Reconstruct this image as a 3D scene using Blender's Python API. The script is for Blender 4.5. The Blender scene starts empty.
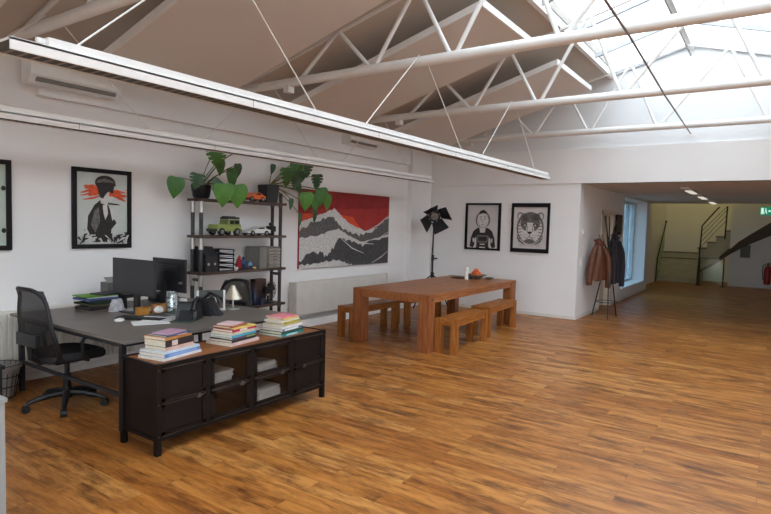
import bpy, bmesh, math, random
from mathutils import Vector, Matrix
random.seed(7)
C = bpy.context.scene.collection
PI = math.pi
def R(d): return math.radians(d)

# ------------------------------------------------------------------ materials
def lin(h):
    if isinstance(h, str):
        h = h.lstrip('#'); c = [int(h[i:i+2], 16)/255 for i in (0, 2, 4)]
    else: c = list(h)
    return [((v+0.055)/1.055)**2.4 if v > 0.04045 else v/12.92 for v in c] + [1.0]
def base(name):
    m = bpy.data.materials.new(name); m.use_nodes = True
    nt = m.node_tree; nt.nodes.clear()
    o = nt.nodes.new('ShaderNodeOutputMaterial'); b = nt.nodes.new('ShaderNodeBsdfPrincipled')
    nt.links.new(b.outputs[0], o.inputs[0])
    return m, nt, b, o
def mixcol(nt, fac, a, b):
    n = nt.nodes.new('ShaderNodeMix'); n.data_type = 'RGBA'
    for k, v in ((0, fac), (6, a), (7, b)):
        if hasattr(v, 'links'): nt.links.new(v, n.inputs[k])
        else: n.inputs[k].default_value = v
    return n.outputs[2]
def noise(nt, scale, detail=3, vec=None, rough=.55):
    n = nt.nodes.new('ShaderNodeTexNoise'); n.inputs['Scale'].default_value = scale
    n.inputs['Detail'].default_value = detail; n.inputs['Roughness'].default_value = rough
    if vec is None:
        t = nt.nodes.new('ShaderNodeTexCoord'); vec = t.outputs['Object']
    nt.links.new(vec, n.inputs['Vector'])
    return n.outputs['Fac']
def ramp(nt, fac, stops):
    r = nt.nodes.new('ShaderNodeValToRGB'); e = r.color_ramp.elements
    e[0].position, e[0].color = stops[0]; e[1].position, e[1].color = stops[-1]
    for p, c in stops[1:-1]:
        k = e.new(p); k.color = c
    nt.links.new(fac, r.inputs[0]); return r.outputs[0]
def mapped(nt, scale, rot=(0, 0, 0)):
    t = nt.nodes.new('ShaderNodeTexCoord'); m = nt.nodes.new('ShaderNodeMapping')
    m.inputs['Scale'].default_value = scale; m.inputs['Rotation'].default_value = rot
    nt.links.new(t.outputs['Object'], m.inputs['Vector']); return m.outputs[0]
def bumpit(nt, b, h, strength, dist=.01):
    n = nt.nodes.new('ShaderNodeBump'); n.inputs['Strength'].default_value = strength
    n.inputs['Distance'].default_value = dist
    nt.links.new(h, n.inputs['Height']); nt.links.new(n.outputs[0], b.inputs['Normal'])
_M = {}
def M(col, rough=.5, metal=0, var=.1, scale=9, bump=0, spec=.5, name=None, sheen=0):
    key = (str(col), rough, metal, var, scale, bump, spec)
    if key in _M: return _M[key]
    m, nt, b, o = base(name or 'mat_%d' % len(_M))
    c = lin(col)
    lo = [v*(1-var) for v in c[:3]]+[1]; hi = [min(1, v*(1+var)) for v in c[:3]]+[1]
    f = noise(nt, scale)
    nt.links.new(ramp(nt, f, [(.3, lo), (.7, hi)]), b.inputs['Base Color'])
    b.inputs['Roughness'].default_value = rough; b.inputs['Metallic'].default_value = metal
    b.inputs['Specular IOR Level'].default_value = spec
    if bump: bumpit(nt, b, noise(nt, scale*6, 2), bump, .004)
    _M[key] = m; return m
def wood(name, dark, mid, light, axis=0, rough=.45, scale=1.0, spec=.4):
    m, nt, b, o = base(name)
    s = [14*scale]*3; s[axis] = 1.1*scale
    f = noise(nt, 2.2, 6, mapped(nt, s), .62)
    s2 = [40*scale]*3; s2[axis] = 2.0*scale
    g = noise(nt, 2.5, 3, mapped(nt, s2))
    c = ramp(nt, f, [(.28, lin(dark)), (.5, lin(mid)), (.74, lin(light))])
    c = mixcol(nt, ramp(nt, g, [(.42, (.55, .55, .55, 1)), (.6, (0, 0, 0, 1))]), c, lin(dark))
    nt.links.new(c, b.inputs['Base Color'])
    b.inputs['Roughness'].default_value = rough; b.inputs['Specular IOR Level'].default_value = spec
    bumpit(nt, b, g, .15, .002)
    return m
def floor_mat():
    m, nt, b, o = base('plank_floor')
    t = nt.nodes.new('ShaderNodeTexCoord')
    sp = nt.nodes.new('ShaderNodeSeparateXYZ'); nt.links.new(t.outputs['Object'], sp.inputs[0])
    cb = nt.nodes.new('ShaderNodeCombineXYZ')
    nt.links.new(sp.outputs[1], cb.inputs[0]); nt.links.new(sp.outputs[0], cb.inputs[1])
    br = nt.nodes.new('ShaderNodeTexBrick'); nt.links.new(cb.outputs[0], br.inputs['Vector'])
    br.inputs['Color1'].default_value = (0, 0, 0, 1); br.inputs['Color2'].default_value = (1, 1, 1, 1)
    br.inputs['Mortar'].default_value = (.5, .5, .5, 1)
    br.inputs['Scale'].default_value = 1; br.inputs['Brick Width'].default_value = 1.15
    br.inputs['Row Height'].default_value = .15; br.inputs['Mortar Size'].default_value = .0010
    br.offset = .37; br.offset_frequency = 2; br.squash = 1
    plank = br.outputs['Color']
    # each board shifts its own grain
    va = nt.nodes.new('ShaderNodeVectorMath'); va.operation = 'MULTIPLY_ADD'
    nt.links.new(plank, va.inputs[0]); va.inputs[1].default_value = (13, 7, 5)
    nt.links.new(t.outputs['Object'], va.inputs[2])
    def mp(s):
        k = nt.nodes.new('ShaderNodeMapping'); k.inputs['Scale'].default_value = s
        nt.links.new(va.outputs[0], k.inputs['Vector']); return k.outputs[0]
    grain = noise(nt, 1.0, 6, mp((15, 2.4, 1)), .68)
    blot = noise(nt, 1.0, 4, mp((8, 2.2, 1)), .66)
    fine = noise(nt, 1.0, 3, mp((90, 5, 1)), .6)
    c1 = ramp(nt, plank, [(0, lin('#995a23')), (.35, lin('#ab6d2f')), (.7, lin('#b87a3a')), (1, lin('#c08748'))])
    c2 = mixcol(nt, ramp(nt, grain, [(.38, (.85, .85, .85, 1)), (.58, (0, 0, 0, 1))]), c1, lin('#7a4519'))
    c3 = mixcol(nt, ramp(nt, blot, [(.34, (.75, .75, .75, 1)), (.48, (0, 0, 0, 1))]), c2, lin('#4c2810'))
    c4 = mixcol(nt, ramp(nt, fine, [(.5, (0, 0, 0, 1)), (.72, (.35, .35, .35, 1))]), c3, lin('#cc9353'))
    c5 = mixcol(nt, br.outputs['Fac'], c4, lin('#6b3d18'))
    nt.links.new(c5, b.inputs['Base Color'])
    nt.links.new(ramp(nt, grain, [(.3, (.46, .46, .46, 1)), (.7, (.33, .33, .33, 1))]), b.inputs['Roughness'])
    b.inputs['Specular IOR Level'].default_value = .42
    bumpit(nt, b, grain, .12, .002)
    return m
def wall_mat(name, col, var=.03):
    m, nt, b, o = base(name)
    c = lin(col); f = noise(nt, .7, 5)
    nt.links.new(ramp(nt, f, [(.3, [v*(1-var) for v in c[:3]]+[1]), (.7, [min(1, v*(1+var)) for v in c[:3]]+[1])]), b.inputs['Base Color'])
    b.inputs['Roughness'].default_value = .75; b.inputs['Specular IOR Level'].default_value = .2
    bumpit(nt, b, noise(nt, 120, 2), .06, .002)
    return m
def glass_mat(name, tint=(1, 1, 1), refl=.12, rough=.03, diffuse=0, dcol=(.9, .9, .9)):
    m = bpy.data.materials.new(name); m.use_nodes = True; nt = m.node_tree; nt.nodes.clear()
    o = nt.nodes.new('ShaderNodeOutputMaterial'); t = nt.nodes.new('ShaderNodeBsdfTransparent')
    g = nt.nodes.new('ShaderNodeBsdfGlossy'); x = nt.nodes.new('ShaderNodeMixShader')
    f = noise(nt, 3, 2)
    lo = [v*.96 for v in tint]+[1]; hi = list(tint)+[1]
    nt.links.new(ramp(nt, f, [(.3, lo), (.7, hi)]), t.inputs[0])
    g.inputs['Roughness'].default_value = rough; x.inputs[0].default_value = refl
    nt.links.new(t.outputs[0], x.inputs[1]); nt.links.new(g.outputs[0], x.inputs[2])
    out = x.outputs[0]
    if diffuse:
        d = nt.nodes.new('ShaderNodeBsdfTranslucent'); d.inputs[0].default_value = list(dcol)+[1]
        y = nt.nodes.new('ShaderNodeMixShader'); y.inputs[0].default_value = diffuse
        nt.links.new(out, y.inputs[1]); nt.links.new(d.outputs[0], y.inputs[2]); out = y.outputs[0]
    nt.links.new(out, o.inputs[0]); return m
def emit_mat(name, col, s):
    m = bpy.data.materials.new(name); m.use_nodes = True; nt = m.node_tree; nt.nodes.clear()
    o = nt.nodes.new('ShaderNodeOutputMaterial'); e = nt.nodes.new('ShaderNodeEmission')
    c = lin(col); f = noise(nt, 4, 2)
    nt.links.new(ramp(nt, f, [(.3, [v*.96 for v in c[:3]]+[1]), (.7, c)]), e.inputs[0])
    e.inputs[1].default_value = s; nt.links.new(e.outputs[0], o.inputs[0]); return m
def net_mat(name, col, open_=.45, scale=220):
    m, nt, b, o = base(name); b.inputs['Base Color'].default_value = lin(col); b.inputs['Roughness'].default_value = .7
    t = nt.nodes.new('ShaderNodeBsdfTransparent'); x = nt.nodes.new('ShaderNodeMixShader')
    ch = nt.nodes.new('ShaderNodeTexChecker'); ch.inputs['Scale'].default_value = scale
    tc = nt.nodes.new('ShaderNodeTexCoord'); nt.links.new(tc.outputs['Object'], ch.inputs['Vector'])
    mm = nt.nodes.new('ShaderNodeMath'); mm.operation = 'MULTIPLY'; mm.inputs[1].default_value = open_*2
    nt.links.new(ch.outputs['Fac'], mm.inputs[0]); nt.links.new(mm.outputs[0], x.inputs[0])
    nt.links.new(b.outputs[0], x.inputs[1]); nt.links.new(t.outputs[0], x.inputs[2]); nt.links.new(x.outputs[0], o.inputs[0])
    return m

WALL = wall_mat('white_paint', '#eceae9')
CEIL = wall_mat('ceiling_paint', '#ddd7d2')
DECK = wall_mat('roof_deck', '#c9beb3')
FLOOR = floor_mat()
STEELW = M('#e6e4e1', .38, 0, .04, 5, name='white_steel')
WHITE = M('#e8e8e6', .45, 0, .04, 6, name='white_enamel')
CREAM = M('#dcd8d0', .45, 0, .04, 6, name='radiator_enamel')
BLACK = M('#17171a', .45, 0, .15, 14, name='black_plastic')
BLACKM = M('#222226', .7, 0, .15, 14, name='black_matt')
DKMET = M('#171110', .5, .2, .35, 7, bump=.2, spec=.22, name='dark_steel')
DKPAN = M('#181110', .55, .1, .3, 5, bump=.15, spec=.2, name='dark_sheet_steel')
EDGE = M('#5a514c', .45, .7, .35, 11, name='worn_steel_edge')
SILVER = M('#b9b7b2', .35, .75, .08, 9, name='silver_metal')
GREYP = M('#5d5f60', .5, .3, .15, 12, name='grey_pipe')
DESKM = M('#736c66', .42, 0, .08, 5, name='desk_laminate')
PAPER = M('#dfe0e0', .8, 0, .05, 12, name='paper')
PAGES = M('#cdc4b0', .85, 0, .12, 60, name='book_pages')
TABLEW = wood('acacia_table', '#7d4622', '#ab6d42', '#c08658', 0, .38)
TABLEV = wood('acacia_table_upright', '#744020', '#9c5e37', '#b37648', 2, .42)
BENCHW = wood('acacia_bench', '#7c4516', '#a9672b', '#c98a45', 0, .4)
BENCHV = wood('acacia_bench_upright', '#7a4518', '#a5652b', '#c08142', 2, .42)
CABTOP = wood('cabinet_top_wood', '#6e3f1e', '#965a30', '#b27646', 0, .5)
SHELFW = wood('shelf_board_wood', '#3b2d24', '#53413a', '#6d564a', 0, .6)
LEAF = M('#3a6b2c', .4, 0, .35, 7, name='leaf_green')
LEAFB = M('#4f8234', .4, 0, .3, 7, name='leaf_bright')
LEAFD = M('#2a4f2f', .4, 0, .35, 8, name='leaf_dark')
STEM = M('#5c5a32', .6, 0, .25, 12, name='stem')
SKYGLASS = glass_mat('skylight_glass', (.69, .715, .735), .05)
FILLGLASS = glass_mat('fill_window_glass', (.96, .98, 1), .06)
BLUEGLASS = glass_mat('hall_window_glass', (.34, .45, .53), .1)  # blue tint stands in for cooler, dimmer daylight outside
CLEAR = glass_mat('clear_glass', (.93, .96, .96), .12)
SMOKE = glass_mat('smoked_glass', (.78, .77, .76), .04, .02)
GREENGLASS = glass_mat('balustrade_glass', (.82, .92, .86), .08)

# ------------------------------------------------------------------ mesh builder
class MB:
    def __init__(s): s.bm = bmesh.new(); s.mi = 0
    def _f(s, vs):
        try:
            f = s.bm.faces.new(vs); f.material_index = s.mi; return f
        except ValueError: return None
    def box(s, x0, x1, y0, y1, z0, z1, mat=None):
        P = [(x0,y0,z0),(x1,y0,z0),(x1,y1,z0),(x0,y1,z0),(x0,y0,z1),(x1,y0,z1),(x1,y1,z1),(x0,y1,z1)]
        if mat is not None: P = [mat @ Vector(p) for p in P]
        v = [s.bm.verts.new(p) for p in P]
        for q in ((0,3,2,1),(4,5,6,7),(0,1,5,4),(1,2,6,5),(2,3,7,6),(3,0,4,7)): s._f([v[i] for i in q])
        return s
    def cyl(s, a, b, r, r2=None, n=12, cap=True):
        a, b = Vector(a), Vector(b); r2 = r if r2 is None else r2
        d = (b-a).normalized(); u = d.orthogonal().normalized(); w = d.cross(u)
        A = [s.bm.verts.new(a+(u*math.cos(t)+w*math.sin(t))*r) for t in [2*PI*i/n for i in range(n)]]
        B = [s.bm.verts.new(b+(u*math.cos(t)+w*math.sin(t))*r2) for t in [2*PI*i/n for i in range(n)]]
        for i in range(n): s._f([A[i], A[(i+1) % n], B[(i+1) % n], B[i]])
        if cap: s._f(A[::-1]); s._f(B)
        return s
    def tube(s, pts, r, n=8, closed=False):
        pts = [Vector(p) for p in pts]; m = len(pts); rings = []; u = None
        for i, p in enumerate(pts):
            if closed: d = pts[(i+1) % m]-pts[i-1]
            else: d = pts[min(i+1, m-1)]-pts[max(i-1, 0)]
            d.normalize()
            u = d.orthogonal() if u is None else (u-d*u.dot(d))
            u.normalize(); w = d.cross(u)
            rr = r[i] if isinstance(r, (list, tuple)) else r
            rings.append([s.bm.verts.new(p+(u*math.cos(2*PI*k/n)+w*math.sin(2*PI*k/n))*rr) for k in range(n)])
        for i in range(m if closed else m-1):
            A, B = rings[i], rings[(i+1) % m]
            for k in range(n): s._f([A[k], A[(k+1) % n], B[(k+1) % n], B[k]])
        if not closed: s._f(rings[0][::-1]); s._f(rings[-1])
        return s
    def loft(s, rings, cap=True):
        V = [[s.bm.verts.new(p) for p in r] for r in rings]; n = len(V[0])
        for A, B in zip(V, V[1:]):
            for k in range(n): s._f([A[k], A[(k+1) % n], B[(k+1) % n], B[k]])
        if cap: s._f(V[0][::-1]); s._f(V[-1])
        return s
    def lathe(s, prof, c=(0, 0, 0), n=20, cap=True):
        c = Vector(c)
        return s.loft([[c+Vector((r*math.cos(2*PI*k/n), r*math.sin(2*PI*k/n), z)) for k in range(n)] for r, z in prof], cap)
    def ball(s, c, r, sc=(1, 1, 1), n=14, m=9):
        c = Vector(c)
        return s.loft([[c+Vector((r*sc[0]*math.sin(t)*math.cos(2*PI*k/n), r*sc[1]*math.sin(t)*math.sin(2*PI*k/n), -r*sc[2]*math.cos(t))) for k in range(n)]
                       for t in [max(.02, min(PI-.02, PI*i/(m-1))) for i in range(m)]])
    def prism(s, pts, d):                 # planar polygon extruded along vector d
        d = Vector(d); A = [s.bm.verts.new(p) for p in pts]; B = [s.bm.verts.new(Vector(p)+d) for p in pts]; n = len(A)
        s._f(A[::-1]); s._f(B)
        for i in range(n): s._f([A[i], A[(i+1) % n], B[(i+1) % n], B[i]])
        return s
    def poly(s, uv, n): s._f([s.bm.verts.new((u, -n, v)) for u, v in uv]); return s
    def xf(s, mat): bmesh.ops.transform(s.bm, matrix=mat, verts=s.bm.verts[:]); return s
    def build(s, name, mats, parent=None, bev=0, smooth=True, loc=None, rot=None):
        bm = s.bm
        if bev:
            es = [e for e in bm.edges if len(e.link_faces) == 2 and e.calc_face_angle(0) > .6]
            bmesh.ops.bevel(bm, geom=es, offset=bev, segments=2, affect='EDGES', profile=.6, clamp_overlap=True)
        bmesh.ops.recalc_face_normals(bm, faces=bm.faces[:])
        me = bpy.data.meshes.new(name); bm.to_mesh(me); bm.free()
        for m in (mats if isinstance(mats, (list, tuple)) else [mats]): me.materials.append(m)
        if smooth:
            me.polygons.foreach_set('use_smooth', [True]*len(me.polygons)); me.set_sharp_from_angle(angle=R(38))
        o = bpy.data.objects.new(name, me); C.objects.link(o)
        if parent: o.parent = parent
        if loc: o.location = loc
        if rot: o.rotation_euler = rot
        return o
def tag(o, label, cat, group=None, kind=None):
    o['label'] = label; o['category'] = cat
    if group: o['group'] = group
    if kind: o['kind'] = kind
    return o
def thing(name, label, cat, loc=(0, 0, 0), rz=0, group=None):
    o = bpy.data.objects.new(name, None); C.objects.link(o); o.empty_display_size = .05
    o.location = loc; o.rotation_euler = (0, 0, rz); return tag(o, label, cat, group)
def dup(root, loc, rz, label, group=None):
    r = root.copy(); C.objects.link(r); r.location = loc; r.rotation_euler = (0, 0, rz); r['label'] = label
    if group: r['group'] = group
    for ch in list(root.children):
        c = ch.copy(); C.objects.link(c); c.parent = r
        for g in list(ch.children):
            d = g.copy(); C.objects.link(d); d.parent = c
    return r
def struct(name, mb, m, label=None, cat='room', smooth=False):
    o = mb.build(name, m, smooth=smooth); o['kind'] = 'structure'
    o['label'] = label or name.replace('_', ' '); o['category'] = cat; return o
def partkind(o): return o
def ell(cu, cv, ru, rv, n=20, a0=0, a1=360): return [(cu+ru*math.cos(R(a0+(a1-a0)*i/n)), cv+rv*math.sin(R(a0+(a1-a0)*i/n))) for i in range(n if a1-a0 == 360 else n+1)]

# ------------------------------------------------------------------ the room
RZ, RY, SL = 4.67, 1.26, .29                      # ridge height, ridge y, slope
def roof(y): return RZ-SL*abs(y-RY)
XB = 10.38                                        # back wall
XF, YR, YL = -1.6, -3.2, 6.05
struct('floor', MB().box(XF, 22.2, YR, 6.3, -.12, 0), FLOOR, 'brown wood plank floor running through room and hall', 'floor')
mb = MB()
mb.prism([(XF, YL, 0), (XB+.2, YL, 0), (XB+.2, YL, roof(YL)), (XF, YL, roof(YL))], (0, .2, 0))
struct('wall_left', mb, WALL, 'long white wall hung with framed pictures', 'wall')
struct('trim_1', MB().box(2.72, 9.58, YL-.07, YL, 2.81, 3.24), WALL, 'shallow white boxed band high on the left wall', 'trim')
struct('trim_2', MB().box(9.60, XB-.005, YL-.10, YL, 0, roof(YL)-.03), WALL, 'white pilaster in the far left corner', 'pilaster')
struct('wall_back', MB().box(XB+.02, XB+.2, 2.9, YL, 0, 2.46), WALL, 'white back wall behind the dining table', 'wall')
struct('wall_bulkhead', MB().box(XB, XB+.22, YR, YL, 2.46, 3.08), WALL, 'white bulkhead over the hall opening', 'wall')
struct('wall_gable', MB().prism([(XB+.03, YR, 3.08), (XB+.03, YL, 3.08), (XB+.03, YL, roof(YL)), (XB+.03, RY, RZ), (XB+.03, YR, roof(YR))], (.2, 0, 0)), wall_mat('gable_paint', '#e4e5e6'), 'white gable wall under the skylight', 'wall')
struct('shade_wall_back', MB().box(XB+.02, XB+.2, YR, -.3, 0, 2.46), WALL, 'unseen white wall added right of the hall opening to shade the hall', 'wall')  # out of view; added to narrow the opening and keep the hall dark
mb = MB()                                          # right wall, unseen; window openings added for side light
mb.box(XF, XB+.2, YR-.2, YR, 0, .7); mb.box(XF, XB+.2, YR-.2, YR, 2.7, roof(YR)+.02)
for a, b in ((XF, 1.5), (3.2, 6.0), (7.7, XB+.2)): mb.box(a, b, YR-.2, YR, .7, 2.7)
struct('wall_right', mb, WALL, 'white wall to the right of the camera, with added windows', 'wall')
mb = MB(); mb.box(XF-.2, XF, YR, YL, 0, .8); mb.box(XF-.2, XF, YR, -2.6, .8, 2.9); mb.box(XF-.2, XF, 3.4, YL, .8, 2.9)
mb.prism([(XF, YR, 2.9), (XF, YL, 2.9), (XF, YL, roof(YL)), (XF, RY, RZ), (XF, YR, roof(YR))], (-.2, 0, 0))
struct('wall_front', mb, WALL, 'white wall behind the camera, around an added window', 'wall')
o = struct('window_5', MB().box(XF-.12, XF-.11, -2.6, 3.4, .8, 2.9), FILLGLASS, 'wide unseen window added behind the camera for fill light', 'window')  # unseen window put in to lift the light on the back wall
f = MB()
for y in (-2.6, -.63, 1.37, 3.34): f.box(XF-.16, XF-.06, y, y+.06, .8, 2.9)
for z in (.8, 2.84): f.box(XF-.16, XF-.06, -2.6, 3.4, z, z+.06)
f.build('window_frame', STEELW, o, smooth=False)  # frame of the added fill window, out of view
for i, (a, b) in enumerate(((1.5, 3.2), (6.0, 7.7))):  # unseen windows added to throw more light on the left wall
    w = MB().box(a, b, YR-.12, YR-.11, .7, 2.7); o = struct('window_%d' % (i+3), w, FILLGLASS, 'added side window pane, out of view', 'window')
    f = MB()
    for x in (a, (a+b)/2-.03, b-.06): f.box(x, x+.06, YR-.15, YR-.07, .7, 2.7)
    for z in (.7, 2.64): f.box(a, b, YR-.15, YR-.07, z, z+.06)
    f.build('window_frame', STEELW, o, smooth=False)  # frame of the added side window, out of view
# roof deck, ceiling panels, skylight
SKY0, SKY1, SX = 2.42, -.4, -1.0
def slab(y0, y1, x0, x1, off, th):                # a slab lying along the roof slope
    return [(x0, y0, roof(y0)-off), (x1, y0, roof(y0)-off), (x1, y1, roof(y1)-off), (x0, y1, roof(y1)-off)], (0, 0, th)
mb = MB(); mb.prism(*slab(YL+.2, SKY0, XF-.2, XB+.25, 0, .14)); mb.prism(*slab(SKY1, YR-.2, XF-.2, XB+.25, 0, .14))
mb.prism(*slab(SKY0, RY, XF-.2, SX, 0, .14)); mb.prism(*slab(RY, SKY1, XF-.2, SX, 0, .14))
struct('ceiling', mb, DECK, 'sloping roof deck above the trusses', 'ceiling')
TX = [2.50, 5.03, 7.46, 9.98]                     # truss planes
for i, (a, b) in enumerate(((XF, TX[0]-.5), (TX[0]+.5, TX[1]-.5), (TX[1]+.47, TX[2]-.48), (TX[2]+.47, TX[3]-.3))):
    mb = MB(); mb.prism(*slab(5.55, 2.62, a, b, .36, .05))
    struct('ceiling_panel' if not i else 'ceiling_panel.%03d' % i, mb, CEIL, 'white ceiling panel hung below the roof slope, bay %s' % ('nearest the camera', 'second from the camera', 'third from the camera', 'by the gable wall')[i], 'ceiling panel')
    pn = bpy.context.scene.collection.objects['ceiling_panel' if not i else 'ceiling_panel.%03d' % i]
    e = MB(); e.prism(*slab(5.55, 2.60, a-.022, a, .372, .075)); e.prism(*slab(2.62, 2.60, a, b, .372, .075)); e.build('lit_edge', STEELW, pn, smooth=False)  # white trim added so the panel edges look lit
sk = MB(); sk.prism(*slab(SKY0, RY, SX, XB+.03, 0, .012)); sk.prism(*slab(RY, SKY1, SX, XB+.03, 0, .012))
sk = struct('window_1', sk, SKYGLASS, 'long glazed skylight along the ridge', 'window')
bars = MB()
for i in range(10):
    x = .6+(i-1)*(XB-.6)/8.
    for y0, y1 in ((SKY0, RY), (RY, SKY1)): bars.prism(*slab(y0, y1, x-.025, x+.025, .05, .06))
bars.build('glazing_bar', M('#b9bcc0', .5, .2), sk, smooth=False)
MB().box(SX, XB, RY-.04, RY+.04, RZ-.12, RZ-.01).build('ridge_bar', STEELW, sk, smooth=False)
MB().tube([(SX, RY+.0, RZ-.2), (XB, RY, RZ-.2)], .013).build('ridge_cable', M('#8a8680', .5, .3), sk)
MB().box(SX, XB, SKY0, SKY0+.06, roof(SKY0)-.10, roof(SKY0)+.02).build('curb_board', STEELW, sk, smooth=False)
MB().box(SX, XB, SKY1-.06, SKY1, roof(SKY1)-.3, roof(SKY1)).build('curb_board', STEELW, sk, smooth=False)

# hall
HY = 2.9                                          # hall left wall face
mb = MB()
mb.box(XB+.2, 12.0, HY, HY+.6, 0, 2.46); mb.box(12.0, 13.0, HY, HY+.6, 2.0, 2.46); mb.box(12.0, 13.0, HY+.2, HY+.6, 0, 2.0)
mb.box(13.0, 14.05, HY, HY+.6, 0, 2.46); mb.box(14.05, 16.9, HY, HY+.6, 0, .26); mb.box(14.05, 16.9, HY, HY+.6, 2.40, 2.46)
mb.box(16.9, 17.3, HY, HY+.6, 0, 2.46)
struct('wall_hall_left', mb, WALL, 'white hall wall with door and window recess', 'wall')
mb = MB().box(17.3, 22.2, HY+.25, HY+.6, 0, 4.5); struct('wall_stair_left', mb, WALL, 'wall left of the stairwell', 'wall')
struct('wall_stair_back', MB().box(22.0, 22.2, 1.0, HY+.6, 0, 4.5), WALL, 'wall behind the staircase', 'wall')
struct('wall_hall_far', MB().box(20.55, 22.2, -1.8, 1.12, 0, 4.5), WALL, 'white wall under the stair flight', 'wall')
struct('shade_wall_hall', MB().box(XB+.2, 22.2, -.5, -.3, 0, 4.5), WALL, 'unseen right wall set close in to darken the hall', 'wall')  # unseen wall placed here to cut the light reaching the hall
struct('ceiling_hall', MB().box(XB+.05, 18.6, -1.8, HY+.6, 2.46, 2.7), CEIL, 'flat hall ceiling', 'ceiling')
struct('ceiling_stair', MB().box(18.6, 22.2, -1.8, HY+.6, 4.5, 4.6), CEIL, 'high ceiling over the staircase', 'ceiling')
struct('wall_over_hall', MB().box(18.55, 18.6, -1.8, HY+.6, 2.7, 4.5), WALL, 'wall above the hall ceiling edge', 'wall')
BB = M('#dedbd6', .5, 0, .04, 5)
struct('baseboard_left', MB().box(XF, 9.6, YL-.015, YL, 0, .07), BB, 'white skirting along the left wall', 'baseboard')
struct('baseboard_back', MB().box(XB+.005, XB+.02, 2.9, 5.95, 0, .06), BB, 'white skirting along the back wall', 'baseboard')
struct('baseboard_hall', MB().box(XB+.02, 12.0, HY-.014, HY, 0, .06).box(13.0, 17.3, HY-.014, HY, 0, .06), BB, 'white skirting along the hall wall', 'baseboard')
d1 = struct('door_1', MB().box(12.06, 12.95, HY+.12, HY+.16, .01, 1.95), M('#cfc4b4', .5, 0, .05), 'pale door in the hall wall', 'door')
f = MB(); f.box(11.98, 12.06, HY-.015, HY+.2, 0, 2.04); f.box(12.95, 13.03, HY-.015, HY+.2, 0, 2.04); f.box(11.98, 13.03, HY-.015, HY+.2, 1.96, 2.04)
f.build('door_frame', M('#e4dccb', .5, 0, .04), d1, smooth=False)
f = MB(); f.cyl((12.88, HY+.12, 1.02), (12.88, HY+.06, 1.02), .012); f.cyl((12.88, HY+.065, 1.02), (12.76, HY+.065, 1.02), .01)
f.build('door_handle', SILVER, d1)
w2 = struct('window_2', MB().box(14.05, 16.9, HY+.34, HY+.35, .26, 2.40), BLUEGLASS, 'tall window, tinted blue for cool dim daylight, at the end of the hall wall', 'window')
f = MB()
for x in (14.05, 14.72, 15.42, 16.12, 16.84): f.box(x, x+.07, HY+.31, HY+.39, .26, 2.40)
for z in (.26, 2.33): f.box(14.05, 16.9, HY+.31, HY+.39, z, z+.07)
f.build('window_frame', M('#ccd3d7', .45, .1), w2, smooth=False)
MB().box(14.05, 16.9, HY-.03, HY+.33, .255, .285).build('window_sill', WHITE, w2, smooth=False)
f = MB(); f.cyl((14.75, HY+.31, 1.25), (14.75, HY+.25, 1.25), .012); f.cyl((14.75, HY+.255, 1.25), (14.75, HY+.255, 1.12), .01)
f.build('window_handle', BLACK, w2)

# staircase (landing steps turning into a flight along the far wall)
st = thing('staircase', 'concrete staircase turning up at the end of the hall', 'staircase', (20.6, 1.1, 0))
STC = M('#b9b59a', .6, 0, .08, 4, name='stair_stone')
TREAD = M('#6f6650', .5, 0, .1, 6, name='stair_tread')
for i in range(5):                                # lower steps climb away from the hall
    x = 20.62+.24*i-20.6; n = .19*(i+1)
    MB().box(x, 22.0-20.6, .82, 2.03, n-.19+.001, n-.03).build('riser', STC, st, smooth=False)
    MB().box(x-.02, 22.0-20.6, .82, 2.03, n-.03, n).build('tread', TREAD if i > 2 else STC, st, smooth=False)
fl_ = MB(); top = []; n0 = .95                     # upper flight runs towards -y, seen from the side
pts = [(0, .82, .62)]; y = .82; z = n0
prof = [(.82, n0)]
for i in range(9):
    z += .185; prof += [(y, z)]; y -= .235; prof += [(y, z)]
fr = [(.82, .42), (.50, .66), (.25, .90), (0.0, 1.18), (-.25, 1.42), (-.55, 1.66), (-1.0, 2.0), (-1.5, 2.3)]      # front edge of the soffit
bk = [(.82, .36), (.50, .56), (.25, .76), (0.0, .98), (-.25, 1.16), (-.55, 1.34), (-1.0, 1.58), (-1.5, 1.8)]      # its edge against the wall
XP0, XP1 = -.60, -.06
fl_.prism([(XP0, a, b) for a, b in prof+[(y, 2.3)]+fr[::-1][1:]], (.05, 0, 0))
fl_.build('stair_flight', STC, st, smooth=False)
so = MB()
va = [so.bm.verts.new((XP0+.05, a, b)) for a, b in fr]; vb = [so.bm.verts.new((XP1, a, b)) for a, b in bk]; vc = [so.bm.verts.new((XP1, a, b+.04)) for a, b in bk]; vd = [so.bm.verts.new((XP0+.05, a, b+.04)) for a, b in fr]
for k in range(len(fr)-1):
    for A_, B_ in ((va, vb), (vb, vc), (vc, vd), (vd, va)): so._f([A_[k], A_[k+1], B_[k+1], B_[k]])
so.build('soffit', M('#6f6a66', .7, 0, .06, 4), st, smooth=False)  # darker grey puts the shade under the flight into the colour
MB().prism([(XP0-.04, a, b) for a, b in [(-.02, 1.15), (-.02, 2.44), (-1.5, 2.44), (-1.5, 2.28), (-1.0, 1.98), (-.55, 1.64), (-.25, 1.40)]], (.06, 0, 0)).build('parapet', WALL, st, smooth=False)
y = .82; z = n0
for i in range(5):
    z += .185; MB().box(XP0-.015, XP1, y-.245, y+.02, z, z+.03).build('tread', TREAD, st, smooth=False); y -= .235
DKRAIL = M('#35322c', .45, .4, .15, 8, name='dark_rail')
ra = MB(); X0 = -.66
ra.tube([(X0, .80, 0), (X0, .74, 1.84)], .02); ra.tube([(X0, .74, 1.84), (X0, .38, 2.33), (X0, .30, 2.42)], .02)
ra.tube([(X0, .12, 1.45), (X0, .10, 2.44)], .022)
for k in range(1, 5):
    ra.tube([(X0, .74, 1.84-.16*k), (X0, .12, min(2.42, 1.84-.16*k+.80))], .007)
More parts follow.
